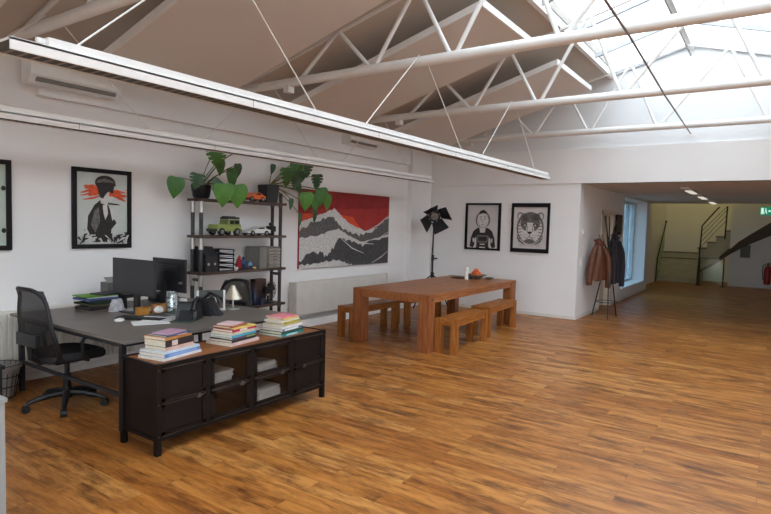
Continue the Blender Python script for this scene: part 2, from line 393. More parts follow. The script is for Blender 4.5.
ra.build('stair_railing', DKRAIL, st)
ra = MB(); ra.tube([(-.35, 2.02, 0), (-.3, 2.0, .75), (.6, 1.93, 1.95)], .02); ra.ball((.6, 1.93, 1.97), .035)
ra.build('wall_handrail', DKRAIL, st)
MB().prism([(-.33, 2.0, .03), (.55, 1.94, 1.15), (.55, 1.94, 1.80), (-.28, 1.99, .72)], (0, .008, 0)).build('balustrade_glass', GREENGLASS, st, smooth=False)
g = thing('stair_guard', 'low black framed glass guard beside the stair foot', 'guard rail', (19.85, 1.47, 0))
f = MB(); f.tube([(0, .37, 0), (0, .37, .86), (0, -.27, .86), (0, -.27, 0)], .022, 8); f.box(-.03, .03, -.33, -.2, 0, .02); f.box(-.03, .03, .31, .44, 0, .02)
f.build('guard_frame', DKRAIL, g); MB().box(-.004, .004, -.25, .35, .08, .84).build('guard_glass', GREENGLASS, g, smooth=False)

# ------------------------------------------------------------------ trusses, conduit
def truss(x, label):
    t = thing('roof_truss', label, 'truss', (x, 0, 3.3), 0, 'white tubular roof trusses')
    MB().cyl((0, YL, 0), (0, YR, 0), .052, n=18).build('bottom_chord', STEELW, t)
    MB().prism([(-.02, YL, roof(YL)-3.3-.03), (-.02, RY, RZ-3.3-.16), (-.02, YR, roof(YR)-3.3-.03), (-.02, YR, roof(YR)-3.3-.005), (-.02, RY, RZ-3.3-.13), (-.02, YL, roof(YL)-3.3-.005)], (.04, 0, 0)).build('top_chord', STEELW, t, smooth=False)
    up = [4.15, 3.13, 2.08, .70, -.3, -1.4]; lo = [4.72, 3.66, 2.69, 1.62, .15, -.9, -2.0]
    for i, u in enumerate(up):
        zu = roof(u)-3.3-.03-.12*max(0, 1-abs(u-RY)/4.5)
        for l, e in ((lo[i], .03), (lo[i+1], -.03)):
            MB().cyl((0, l-e*1.2, .03), (0, u+e, zu), .023, n=10).build('web_brace', STEELW, t)
    if x > 3: MB().box(-.05, .05, 4.85, 4.93, -.12, -.04).build('hanger_bracket', STEELW, t, smooth=False)
    return t
for x, l in zip(TX, ('white tubular roof truss nearest the camera, over the desk end', 'white tubular roof truss, second from the camera, from which the long strip light hangs', 'white tubular roof truss, third from the camera, mid room', 'white tubular roof truss closest to the gable wall')):
    truss(x, l)
mb = MB(); mb.tube([(.8, 1.0, 3.225), (5.0, 1.06, 3.225), (7.4, 1.14, 3.225), (XB, 1.2, 3.225)], .010, 8)
o = mb.build('cable_conduit', M('#8a7c76', .5, .3)); tag(o, 'thin brown conduit running under the roof trusses', 'conduit')

# ------------------------------------------------------------------ suspended luminaires
LOUV = M('#3c352d', .5, .2, .2, 9); WIRE = M('#e2e0dc', .4, .2)
def luminaire(y, x0, x1, label, rail=.18):
    t = thing('linear_pendant_light', label, 'pendant light', (x0, y, 2.42), 0, 'long suspended strip lights')
    L = x1-x0
    b = MB(); b.box(0, L, 0, .012, .0, .055); b.box(0, L, .148, .16, .0, .055); b.box(0, L, 0, .16, .045, .058); b.box(L-.012, L, 0, .16, 0, .058)
    b.build('light_housing', STEELW, t, smooth=False)
    MB().box(rail, L-.05, .02, .07, .058, .105).box(rail-.04, rail, .05, .07, .075, .1).build('mounting_rail', STEELW, t, smooth=False)
    MB().box(0, L-.012, .012, .148, .007, .044).build('louvre', LOUV, t, smooth=False)
    v = MB(); n = int(L/.06)
    for i in range(n): v.box(.02+i*.06, .034+i*.06, .025, .135, .003, .0068)
    v.build('louvre_blade', M('#8a7f70', .5, 0, .1), t, smooth=False)
    s = MB()
    for i in range(1, int(L/1.5)): s.box(i*1.5-.003, i*1.5+.003, -.0015, .0, .004, .058)
    s.build('joint_seam', M('#9c9a97', .5), t, smooth=False)
    for X in TX[:3]:
        apex = Vector((X-x0, .05, .93))
        for dx in (-.94, .94):
            e = Vector((X-x0+dx, .05, .10))
            if e.x > .1: MB().cyl(apex+Vector((dx*.06, 0, 0)), e, .0055, n=6).build('suspension_wire', WIRE, t)
    return t
luminaire(2.99, 1.235, 9.0, 'long white suspended strip light crossing the room, nearer the camera')
luminaire(5.2, 1.2, 9.16, 'long white suspended strip light closer to the left wall')

# ------------------------------------------------------------------ air conditioners, wall things
def aircon(x0, x1, z0, z1, label):
    t = thing('air_conditioner', label, 'air conditioner', ((x0+x1)/2, YL-.07, z0), 0, 'wall air conditioners'); w = (x1-x0)/2; h = z1-z0
    b = MB(); b.prism([(-w, 0, 0), (-w, -.12, 0), (-w, -.19, h*.30), (-w, -.20, h*.85), (-w, -.16, h), (-w, 0, h)], (2*w, 0, 0))
    b.build('casing', WHITE, t, bev=.006)
    MB().box(-w+.06, w-.05, -.175, -.13, .02, .055).build('air_flap', M('#77706a', .5), t, smooth=False)
    return t
aircon(2.56, 3.45, 2.89, 3.14, 'white wall air conditioner at upper left above the framed pictures')
aircon(7.40, 8.22, 2.95, 3.17, 'white wall air conditioner far along the wall, above the red painting')

FRAMEB = M('#131012', .55, 0, .2, 9, spec=.25, name='black_frame')
def picture(name, label, loc, rz, w, h, border, mats, draw, paper='#c9cbc8', depth=.03):
    t = thing(name, label, 'picture', loc, rz, None)
    f = MB(); bl, bb = border
    f.box(-w/2, -w/2+bl, -depth, 0, -h/2, h/2); f.box(w/2-bl, w/2, -depth, 0, -h/2, h/2)
    f.box(-w/2+bl, w/2-bl, -depth, 0, -h/2, -h/2+bb); f.box(-w/2+bl, w/2-bl, -depth, 0, h/2-bb, h/2)
    f.build('picture_frame', FRAMEB, t, smooth=False)
    MB().box(-w/2+bl, w/2-bl, -.012, -.002, -h/2+bb, h/2-bb).build('paper', M(paper, .7, 0, .06, 5), t, smooth=False)
    a = MB(); draw(a, w, h); a.build('print', mats, t, smooth=False)
    return t
INK = M('#2b2524', .7, 0, .35, 25, name='ink_dark'); INKG = M('#6b6665', .7, 0, .4, 40, name='ink_grey')
ORANGE = M('#d2512a', .7, 0, .35, 18, name='ink_orange'); INKW = M('#cfccc9', .7, 0, .1, 20, name='ink_pale')
class Art:
    def __init__(s, mb): s.mb = mb; s.k = .0125
    def __call__(s, mi, pts):
        s.k += .00025; s.mb.mi = mi; s.mb.poly(pts, s.k)
    def stroke(s, mi, pts, w):
        L, Rr = [], []
        for i, p in enumerate(pts):
            a = Vector(pts[max(i-1, 0)]); b = Vector(pts[min(i+1, len(pts)-1)]); d = (b-a).normalized()
            ww = w*(1 if 0 < i < len(pts)-1 else .4); nrm = Vector((-d.y, d.x))*ww/2
            L.append(tuple(Vector(p)+nrm)); Rr.append(tuple(Vector(p)-nrm))
        s(mi, L+Rr[::-1])
def draw_lady(mb, w, h):
    A = Art(mb); r = random.Random(3)
    A(0, [(-.10, -.36), (-.17, -.22), (-.16, -.08), (-.09, .04), (-.02, .10), (.05, .08), (.08, .0), (.12, -.10), (.16, -.15), (.10, -.22), (.08, -.36)])
    A(1, [(-.13, -.18), (-.09, -.02), (-.04, .02), (-.03, -.14), (-.08, -.26)])
    A(3, [(.0, .04), (.05, .05), (.06, -.05), (.03, -.12), (.01, -.05)])
    A(3, [(.085, -.02), (.11, .02), (.13, -.10), (.11, -.13)])
    A(3, [(-.02, .06), (.05, .04), (.10, .10), (.125, .13), (.105, .2), (.0, .22), (-.03, .15)])
    for sx in (-1, 1):
        for k in range(15):
            a = (PI if sx < 0 else 0)+r.uniform(-.55, .45); l = r.uniform(.10, .23); c = (.03+sx*.04, .165+r.uniform(-.025, .035))
            A.stroke(2, [c, (c[0]+l*.5*math.cos(a), c[1]+l*.35*math.sin(a)+r.uniform(-.01, .02)), (c[0]+l*math.cos(a), c[1]+l*.55*math.sin(a)-.01)], r.uniform(.018, .04))
        for k in range(6): A(2, ell(.03+sx*r.uniform(.12, .27), .165+r.uniform(-.07, .07), .008, .006, 7))
    A(0, [(-.05, .16), (-.06, .22), (-.08, .25), (.13, .27), (.12, .22), (.11, .17), (.06, .19), (.03, .16), (.0, .11), (-.03, .12)])
    A(0, ell(.025, .285, .115, .075, 18)); A(1, [(-.08, .27), (.0, .29), (.13, .285), (.12, .30), (.02, .33), (-.06, .31)])
    A(0, [(-.085, .25), (.02, .262), (.145, .25), (.14, .275), (.02, .285), (-.09, .275)])
    A(0, [(.05, .07), (.18, .055), (.19, .045), (.06, .05)])
    for k in range(44):
        x = r.uniform(-.26, .27); a = r.uniform(.4, 2.7); l = r.uniform(.05, .13); y = -.36+r.uniform(-.02, .03)
        A.stroke(0 if k % 3 else 3, [(x, y), (x+l*.6*math.cos(a), y+l*.7*math.sin(a)), (x+l*math.cos(a)+.01, y+l*math.sin(a)*.8)], .024)
    for k in range(8): A(0, ell(r.uniform(-.26, .28), r.uniform(-.32, -.2), .008, .006, 7))
picture('framed_picture', 'black framed print of a person with an orange streak across the eyes', (3.38, YL-.003, 1.728), 0, .655, .855, (.045, .045), [INK, INKG, ORANGE, INKW], draw_lady, '#c3c8c3')
def draw_dots(mb, w, h):
    A = Art(mb)
    A(0, [(-.1, -.3), (-.2, 0), (0, .25), (.15, .1), (.1, -.3)]); A(1, ell(-.02, .25, .1, .08))
    for v in (.16, -.24): A(0, ell(.262, v, .02, .025, 10))
picture('framed_picture', 'black framed picture cut off by the left edge', (2.155, YL-.003, 1.728), 0, .655, .855, (.045, .045), [INK, INKG], draw_dots, '#b7c4b8')
def draw_man(mb, w, h):
    A = Art(mb)
    A(1, ell(0, .13, .155, .17, 24)); A(3, ell(0, .12, .12, .165, 24))
    A(0, [(-.09, .24), (-.07, .30), (0, .335), (.07, .30), (.10, .24), (.05, .255), (0, .26), (-.05, .25)])
    A(3, [(-.05, -.06), (.05, -.06), (.06, .01), (-.06, .01)])
    A(0, [(-.13, -.04), (-.20, -.10), (-.245, -.22), (-.27, -.40), (-.20, -.42), (-.165, -.36), (-.17, -.25), (-.13, -.20), (-.12, -.40), (.13, -.40), (.14, -.20), (.18, -.25), (.18, -.36), (.21, -.42), (.28, -.40), (.255, -.22), (.21, -.10), (.14, -.04), (.07, -.02), (.05, -.12), (-.05, -.12), (-.07, -.02)])
    A(1, [(-.12, -.17), (.13, -.17), (.11, -.32), (-.10, -.32)]); A(0, [(-.09, -.2), (.1, -.2), (.085, -.285), (-.075, -.285)])
    A(3, [(-.05, -.34), (.06, -.34), (.06, -.36), (-.05, -.36)])
    A(3, [(-.21, -.24), (-.18, -.22), (-.17, -.30), (-.2, -.32)]); A(3, [(.2, -.22), (.22, -.25), (.21, -.32), (.19, -.3)])
    A(0, [(-.14, -.44), (-.12, -.38), (-.05, -.40), (-.08, -.44)]); A(0, [(.09, -.44), (.06, -.40), (.13, -.38), (.17, -.44)])
    for u in (-.045, .045): A(0, ell(u, .15, .018, .009, 8)); A.stroke(0, [(u-.03, .185), (u, .195), (u+.03, .185)], .012)
    A.stroke(0, [(0, .15), (-.015, .09), (.015, .085)], .01); A.stroke(0, [(-.04, .035), (0, .028), (.04, .035)], .012)
    A.stroke(1, [(-.10, .07), (-.05, -.01), (0, -.03), (.05, -.01), (.10, .07)], .012)
picture('framed_picture', 'black framed drawing of a man in a cap and dark vest', (XB+.017, 4.768, 1.642), -PI/2, .755, .925, (.05, .04), [INK, INKG, ORANGE, INKW], draw_man, '#c9c3c2')
def draw_tiger(mb, w, h):
    A = Art(mb); r = random.Random(5)
    for s in (-1, 1):
        A(1, ell(s*.20, .22, .06, .075, 16)); A(3, ell(s*.20, .215, .04, .055, 14))
    A(1, ell(0, .0, .265, .30, 28)); A(3, ell(0, -.02, .235, .265, 28)); A(1, ell(0, .09, .19, .17, 24)); A(3, [(-.06, .10), (.06, .10), (.09, -.10), (-.09, -.10)])
    for s in (-1, 1):
        A(3, ell(s*.10, -.14, .10, .075, 18)); A(0, ell(s*.105, .055, .05, .026, 14)); A(3, ell(s*.105, .05, .02, .016, 10))
        for k in range(5): A.stroke(0, [(s*(.03+.008*k), .14+.026*k), (s*(.10+.012*k), .16+.028*k), (s*(.17+.008*k), .12+.022*k)], .015)
        for k in range(6): A.stroke(1, [(s*.255, .12-.065*k), (s*.20, .09-.06*k), (s*.155, .095-.055*k)], .020)
        for k in range(4): A.stroke(0, [(s*(.03+.03*k), -.13), (s*(.06+.045*k), -.15-.01*k)], .006)
        A.stroke(0, [(0, -.11), (0, -.16), (s*.05, -.195), (s*.12, -.17)], .012)
        A.stroke(1, [(s*.25, -.15), (s*.20, -.25), (s*.10, -.31)], .04)
        A.stroke(0, [(s*.045, .05), (s*.055, -.02), (s*.05, -.08)], .012)
    A(0, [(-.05, -.07), (.05, -.07), (.025, -.11), (-.025, -.11)])
    A(1, ell(0, -.25, .10, .045, 16))
    for k in range(16): A.stroke(1, [(-.2+.026*k, -.27-r.uniform(0, .03)), (-.19+.026*k, -.33-r.uniform(0, .03))], .012)
picture('framed_picture', 'black framed drawing of a tiger face, right of the capped man', (XB+.017, 3.80, 1.640), -PI/2, .74, .93, (.045, .075), [INK, INKG, ORANGE, INKW], draw_tiger, '#cfc9c7')
# wide red painting: a plain abstract of hills in the same colours
t = thing('canvas_painting', 'wide red, grey and white canvas painting above the second radiator', 'painting', (7.69, YL-.003, 1.532), 0)
W2, H2 = 1.222, .62
MB().box(-W2, W2, -.03, 0, -H2, H2).build('canvas', M('#a02a26', .7, 0, .18, 3), t, smooth=False)
REDB = M('#8c1f1f', .7, 0, .25, 4); FIRE = M('#cf4a26', .7, 0, .3, 5); GRH = M('#5d5a5a', .8, 0, .5, 55); GRD = M('#474546', .8, 0, .5, 45); SNOW = M('#c9c6c2', .8, 0, .22, 30)
a = MB(); A = Art(a); A.k = .0302; rr = random.Random(11)
def hill(mi, pts, jag=0):
    out = []
    for (u0, v0), (u1, v1) in zip(pts, pts[1:]):
        for i in range(8): out.append((u0+(u1-u0)*i/8, v0+(v1-v0)*i/8+rr.uniform(-jag, jag)))
    out.append(pts[-1]); A(mi, out+[(pts[-1][0], -H2), (pts[0][0], -H2)])
A(0, [(-W2, .30), (W2, .40), (W2, H2), (-W2, H2)]); A(1, [(-W2, .05), (-.2, .02), (.5, -.12), (.1, .22), (-.5, .26), (-W2, .24)])
hill(4, [(-W2, .12), (-.9, .20), (-.45, .36), (.02, .30), (-.15, .08), (.1, .10), (.25, -.02), (.8, .0), (W2, .30)] if False else [(-W2, .10), (-.8, .22), (-.4, .34), (0, .12), (.15, .06), (.45, -.02), (.85, .04), (W2, .26)], .012)
hill(2, [(-W2, -.02), (-.9, .12), (-.45, .22), (-.1, -.02), (.3, -.10), (.7, -.02), (W2, .23)], .03)
hill(4, [(-W2, -.14), (-.75, -.10), (-.3, .02), (.0, -.10), (.35, -.22), (W2, -.08)], .015)
hill(3, [(-W2, -.50), (-.85, -.34), (-.55, -.44), (-.25, -.16), (.1, -.22), (.4, -.27), (W2, -.13)], .04)
hill(4, [(-W2, -.56), (-.7, -.54), (-.35, -.50), (0.05, -.60), (.15, -.618)], .02)
for pts in ([(.05, -.12), (.4, -.24), (.75, -.26)], [(-.2, -.15), (.1, -.32), (.45, -.42)], [(.5, -.2), (.9, -.16), (W2-.02, -.04)], [(.7, -.6), (1.0, -.5), (W2-.02, -.40)], [(.55, -.02), (.9, .10), (W2-.02, .27)]): A.stroke(4, pts, .022)
a.build('painted_hills', [REDB, FIRE, GRH, GRD, SNOW], t, smooth=False)
# hall picture, switches
t = thing('hall_picture', 'small narrow dark framed picture in the hall behind the coats', 'picture', (13.45, HY-.003, 1.76), 0)
f = MB(); f.box(-.27, .27, -.03, 0, -.22, .22); f.build('picture_frame', FRAMEB, t, smooth=False); MB().box(-.22, .22, -.032, -.03, -.17, .17).build('print', M('#5b4a48', .6, 0, .4, 12), t, smooth=False)
t = thing('light_switch', 'white double light switch on the corner wall', 'switch', (10.64, HY-.001, 1.05), 0)
MB().box(-.042, .042, -.012, 0, -.08, .08).build('switch_plate', WHITE, t, bev=.003); MB().box(-.03, .03, -.018, -.012, -.065, -.005).box(-.03, .03, -.018, -.012, .005, .065).build('rocker', M('#d5d6d6', .4), t, smooth=False)
t = thing('thermostat', 'small white thermostat on the corner wall above the light switch', 'thermostat', (10.68, HY-.001, 1.59), 0)
MB().box(-.04, .04, -.025, 0, -.04, .04).build('thermostat_case', WHITE, t, bev=.004); MB().cyl((0, -.025, 0), (0, -.034, 0), .02).build('dial', M('#c9cac9', .4), t)
# exit sign, extinguisher, vent, ceiling lights
t = thing('exit_sign', 'green lit emergency exit sign hanging at the end of the hall', 'exit sign', (17.0, .20, 2.11), -PI/2)
EXG = emit_mat('exit_green', '#1f8f6c', .55); EXW = emit_mat('exit_white', '#cdeee0', .8)
MB().box(-.12, .12, -.02, .02, 0, .20).build('sign_box', EXG, t, bev=.004)
a = MB()
def pc(pts, n=.0215): a.poly([(u, v+.1) for u, v in pts], n)
pc([(-.10, -.075), (-.045, -.075), (-.045, .075), (-.10, .075)])                      # doorway
pc(ell(-.005, .055, .014, .014, 10)); pc([(-.018, .035), (.012, .035), (.016, -.005), (-.008, -.012)])
pc([(-.008, -.008), (.016, -.006), (.030, -.068), (.016, -.07)], .0216); pc([(-.008, -.01), (.006, -.012), (-.02, -.04), (-.034, -.07), (-.042, -.062), (-.03, -.035)], .0217)
pc([(.045, .0), (.075, .035), (.075, .013), (.108, .013), (.108, -.013), (.075, -.013), (.075, -.035)])
a.build('pictogram', EXW, t, smooth=False)
MB().cyl((-.08, 0, .20), (-.08, 0, .35), .004).cyl((.08, 0, .20), (.08, 0, .35), .004).build('hanging_rod', SILVER, t)
t = thing('fire_extinguisher', 'red fire extinguisher on the white wall at the right edge', 'fire extinguisher', (20.42, .1, .12), 0)
MB().lathe([(.02, 0), (.085, .02), (.09, .06), (.09, .46), (.07, .54), (.03, .57), (.03, .60)], (0, 0, 0), 18).build('cylinder', M('#a3141c', .35, 0, .1), t)
MB().box(-.03, .03, -.02, .02, .60, .66).cyl((0, -.02, .65), (0, -.14, .68), .01).cyl((0, -.02, .62), (0, -.12, .60), .009).build('valve', BLACK, t)
MB().tube([(0, .03, .62), (-.03, .12, .58), (-.06, .13, .4), (-.07, .1, .15)], .013).build('hose', BLACK, t)
MB().box(.085, .12, -.05, .05, .25, .32).build('wall_bracket', BLACK, t, smooth=False)
t = thing('wall_vent', 'grey rectangular wall panel under the stair soffit', 'vent', (20.549, .70, 1.09), -PI/2)
MB().box(-.13, .13, -.015, 0, -.19, .19).build('vent_plate', M('#6f6f69', .5), t, smooth=False)
f = MB()
for i in range(8): f.box(-.11, .11, -.019, -.015, -.16+i*.042, -.145+i*.042)
f.build('vent_slat', M('#5b5b56', .5), t, smooth=False)
HLIT = emit_mat('hall_tube', '#fff6e8', .5)
for k, x in enumerate((11.6, 13.75, 16.3)):
    t = thing('ceiling_light', 'white strip light on the hall ceiling, %s' % ('nearest the opening', 'middle of the row', 'furthest down the hall')[k], 'ceiling light', (x, 1.38, 2.46), 0, 'hall strip lights')
    MB().box(0, 1.5, -.07, .07, -.04, 0).build('light_body', WHITE, t, smooth=False)
    MB().box(.45, 1.48, -.055, .055, -.052, -.04).build('diffuser', HLIT, t, bev=.004)

# ------------------------------------------------------------------ radiators
t = thing('radiator', 'cream ribbed radiator under the pictures behind the desk', 'radiator', (2.9, YL, 0), 0)
b = MB(); b.box(-1.2, .8, -.11, -.03, .13, .72); b.build('panel', CREAM, t, bev=.008)
f = MB()
for i in range(38): f.box(-1.18+i*.052, -1.18+i*.052+.026, -.135, -.109, .15, .70)
f.build('rib', CREAM, t, bev=.004)
for x in (-.95, .5): MB().box(x, x+.05, -.03, -.001, .3, .4).build('wall_bracket', CREAM, t, smooth=False)
t = thing('radiator', 'flat cream panel radiator below the red painting', 'radiator', (7.55, YL, 0), 0)
MB().box(-1.26, 1.16, -.16, -.145, .22, .71).build('front_panel', CREAM, t, bev=.005); MB().box(-1.26, 1.16, -.055, -.04, .22, .71).build('back_panel', CREAM, t, bev=.005)
for x in (-1.28, 1.15): MB().box(x, x+.025, -.165, -.035, .215, .725).build('side_panel', M('#c9c4bb', .5), t, bev=.004)
f = MB()
for i in range(40): f.box(-1.25+i*.06, -1.25+i*.06+.045, -.145, -.055, .708, .722)
f.build('top_grille', CREAM, t, smooth=False)
for x in (-.9, .85): MB().box(x, x+.05, -.04, -.001, .3, .4).build('wall_bracket', CREAM, t, smooth=False)
o = MB().box(5.95, 9.55, YL-.10, YL-.016, 0, .12).build('pipe_boxing', WHITE, bev=.004, smooth=False); tag(o, 'low white boxed pipe cover along the wall under the flat radiator', 'pipe cover')

# ------------------------------------------------------------------ sideboard
SB = thing('sideboard', 'long dark steel sideboard with brown wooden top and glass doors', 'sideboard', (2.30, 3.43, 0))
L, D, H = 1.765, .44, .64
MB().box(.022, L-.022, .022, D-.022, .612, .634).build('top', CABTOP, SB, bev=.002)
b = MB()
for z in (.615, .10):
    b.box(0, L, 0, .022, z, z+.025); b.box(0, L, D-.022, D, z, z+.025); b.box(0, .022, 0, D, z, z+.025); b.box(L-.022, L, 0, D, z, z+.025)
xs = [.0, .43, .86, 1.325, L]
for x in xs[1:4]: b.box(x-.022, x+.022, -.002, .02, .11, .62)
b.build('frame', DKMET, SB, bev=.002)
for x in (0, L-.032):
    for y in (0, D-.032): MB().box(x-.003, x+.035, y-.003, y+.035, 0, .643).build('leg', DKMET, SB, bev=.002)
b = MB(); b.box(.012, .02, .02, D-.02, .125, .615); b.build('side_panel', DKPAN, SB, smooth=False); MB().box(L-.02, L-.012, .02, D-.02, .125, .615).build('side_panel', DKPAN, SB, smooth=False)
MB().box(.02, L-.02, D-.02, D-.012, .125, .615).build('back_panel', DKPAN, SB, smooth=False)
MB().box(.02, L-.02, .03, D-.02, .115, .125).build('floor_panel', DKPAN, SB, smooth=False)
MB().box(xs[1], xs[3], .04, D-.02, .36, .37).build('inner_shelf', DKPAN, SB, smooth=False)
for x in xs[1:4]: MB().box(x-.005, x+.005, .03, D-.02, .125, .61).build('divider', DKPAN, SB, smooth=False)
b = MB()
for x in (-.004, L-.030):
    for z in (.135, .36, .60):
        for dy in (-.0045,): b.cyl((x+.017, dy, z), (x+.017, dy+.003, z), .006, n=8)
b.build('rivet', EDGE, SB)
for i in range(4):
    a0, a1 = xs[i]+(.034 if i == 0 else .024), xs[i+1]-(.034 if i == 3 else .024)
    for z0, z1, up in ((.130, .362, 0), (.370, .612, 1)):
        glz = i in (1, 2); e = .03
        f = MB(); f.box(a0, a1, -.004, .014, z0, z0+e); f.box(a0, a1, -.004, .014, z1-e, z1); f.box(a0, a0+e, -.004, .014, z0, z1); f.box(a1-e, a1, -.004, .014, z0, z1)
        d = f.build('glass_door' if glz else 'door', DKMET, SB, bev=.0015)
        MB().box(a0+e, a1-e, .004, .008, z0+e, z1-e).build('pane' if glz else 'sheet', SMOKE if glz else DKPAN, d, smooth=False)
        MB().box(a0+.004, a1-.004, -.0065, -.004, z1-.006, z1-.001).build('worn_edge', EDGE, d, smooth=False); MB().box(a0+.004, a1-.004, -.0065, -.004, z0+.001, z0+.004).build('worn_edge', EDGE, d, smooth=False)
        if not up:
            hx = (a0+a1)/2+(.12 if i == 0 else -.08 if i == 3 else .1)
            k = MB(); k.box(hx-.012, hx+.012, -.020, -.004, z1-.02, z1+.012); k.cyl((hx-.03, -.017, z1-.006), (hx+.03, -.017, z1-.006), .005, n=8); k.build('latch', EDGE, d)
def papers(name, label, x, y, z, w, d, n, t=.012, r=0, mat=None, cat='paper stack'):
    T = thing(name, label, cat, (x, y, z), r); b = MB(); rr = random.Random(int(x*1000))
    for i in range(n):
        ox, oy, a = rr.uniform(-.012, .012), rr.uniform(-.01, .01), rr.uniform(-.06, .06)
        b.box(-w/2, w/2, -d/2, d/2, i*t+.0004, (i+1)*t, Matrix.Translation((ox, oy, 0)) @ Matrix.Rotation(a, 4, 'Z'))
    b.build('sheet', mat or PAPER, T, smooth=False); return T
papers('paper_stack', 'white paper stack behind the left glass door of the sideboard', 2.91, 3.62, .37, .20, .26, 7, .014)
papers('paper_stack', 'loose white papers behind the upper right glass door', 3.36, 3.60, .37, .26, .24, 6, .013, .2)
papers('paper_stack', 'white paper bundle behind the lower right glass door', 3.38, 3.60, .125, .28, .26, 9, .012, .12)
# books
def book(x, y, z, w, d, t, col, rz, label, group, stripe=None):
    B = thing('book', label, 'book', (x, y, z), rz, group); cov = M(col, .55, 0, .14, 16)
    e = .0025
    c = MB(); c.box(0, w, 0, d, 0, e); c.box(0, w, 0, d, t-e, t); c.box(0, w, 0, e*1.4, e, t-e); c.build('cover', cov, B, smooth=False)
    MB().box(.003, w-.003, e*1.4, d-.004, e, t-e).build('page_block', PAGES, B, smooth=False)
    if stripe:
        MB().box(w*stripe[1], w*stripe[2], -.0006, 0, t*.12, t*.88).build('spine_band', M(stripe[0], .6, 0, .1), B, smooth=False)
    return B
def stack(x, y, z, items, where, group):
    n = len(items)
    for i, (w, d, t, col, dx, dy, rz, cn, *s) in enumerate(items):
        pos = 'bottom of the stack' if i == 0 else 'top of the stack' if i == n-1 else '%s from the bottom' % ['', 'second', 'third', 'fourth', 'fifth', 'sixth', 'seventh', 'eighth', 'ninth'][i]
        book(x+dx, y+dy, z, w, d, t, col, R(rz), '%s book, %s %s' % (cn, pos, where), group, s[0] if s else None)
        z += t+.0006
ZT = .635
stack(2.405, 3.505, ZT, [
    (.375, .255, .019, '#d6d4d2', 0, 0, 10, 'white large-format'),
    (.36, .245, .026, '#5d7fb4', .01, .005, 11, 'blue large-format', ('#7f9fd0', .1, .9)),
    (.35, .24, .016, '#c3ced8', .005, .01, 9, 'pale blue thin'),
    (.27, .21, .026, '#c9a596', .035, .03, 9, 'salmon paperback'),
    (.275, .21, .048, '#2d2024', .03, .025, 10, 'thick black', ('#cdbbb4', .22, .42)),
    (.27, .20, .022, '#c98a45', .03, .03, 12, 'orange spined'),
    (.25, .19, .010, '#46566e', .04, .03, 8, 'slate blue thin', ('#b890a8', .4, .8)),
    (.20, .15, .007, '#b78fa6', .07, .05, 16, 'pinkish mauve thin')], 'nearest the camera', 'book stack on the near end of the sideboard')
stack(3.02, 3.52, ZT, [
    (.345, .27, .026, '#cfb4b0', 0, 0, 8, 'pale pink large'),
    (.30, .24, .020, '#262a28', .015, .01, 9, 'black cloth'),
    (.30, .23, .016, '#5c3a52', .025, .012, 7, 'plum purple', ('#7a9a4a', .55, .9)),
    (.31, .22, .022, '#4aa5c0', .02, .014, 10, 'cyan blue'),
    (.285, .22, .020, '#c8c0ae', .015, .012, 8, 'cream'),
    (.30, .21, .020, '#b8324a', .03, .02, 9, 'crimson', ('#d8d0c8', .3, .6)),
    (.26, .19, .012, '#d7c36b', .05, .03, 6, 'yellow'),
    (.23, .17, .014, '#9a5638', .02, .04, 12, 'rust brown'),
    (.17, .15, .009, '#dcc0c2', .06, .05, 20, 'pale rose thin')], 'in the middle of the sideboard', 'book stack in the middle of the sideboard')
stack(3.555, 3.49, ZT, [
    (.33, .26, .020, '#2d7d82', 0, 0, 8, 'teal', ('#9fd0d6', .2, .7)),
    (.32, .25, .022, '#27503a', .005, .01, 7, 'dark green'),
    (.30, .24, .022, '#6a6f90', .02, .012, 9, 'grey violet', ('#d8d8dc', .1, .8)),
    (.31, .23, .018, '#d9d8d4', .02, .015, 7, 'white'),
    (.28, .22, .018, '#b8ac8e', .03, .02, 9, 'tan'),
    (.26, .20, .018, '#a89a2e', .045, .02, 10, 'olive yellow'),
    (.28, .19, .014, '#d6d5d0', .02, .03, 8, 'off-white thin'),
    (.23, .18, .016, '#d9c86a', .06, .03, 12, 'light yellow'),
    (.22, .18, .014, '#d9808a', .03, .04, 5, 'bright pink')], 'at the far end of the sideboard', 'book stack on the far end of the sideboard')

# ------------------------------------------------------------------ desk
DZ = .722
dk = thing('desk', 'large dark grey double desk behind the sideboard', 'desk', (2.38, 3.945, 0))
DL, DW = 1.79, 1.89
MB().box(0, DL, 0, DW, .697, DZ).build('desktop', DESKM, dk, bev=.002)
for x, y in ((.03, .10), (DL-.07, .10), (.03, DW-.13), (DL-.07, DW-.13)): MB().box(x, x+.04, y, y+.04, 0, .697).build('leg', BLACKM, dk, bev=.002)
MB().box(.035, .065, .14, DW-.13, .655, .695).box(DL-.065, DL-.035, .14, DW-.13, .655, .695).box(.07, DL-.07, .105, .135, .655, .695).box(.07, DL-.07, DW-.125, DW-.095, .655, .695).build('rail', BLACKM, dk, smooth=False)
MB().box(.04, .06, .14, DW-.13, .26, .29).build('cross_bar', BLACKM, dk, smooth=False)
t = thing('wall_socket', 'black double power socket low on the wall under the desk', 'socket', (2.99, YL-.016, .155), 0)
MB().box(-.09, .09, -.012, 0, -.05, .05).build('socket_plate', WHITE, t, bev=.003)
MB().cyl((-.045, -.013, 0), (-.045, -.004, 0), .03, n=16).cyl((.045, -.013, 0), (.045, -.004, 0), .03, n=16).build('socket_face', BLACK, t)

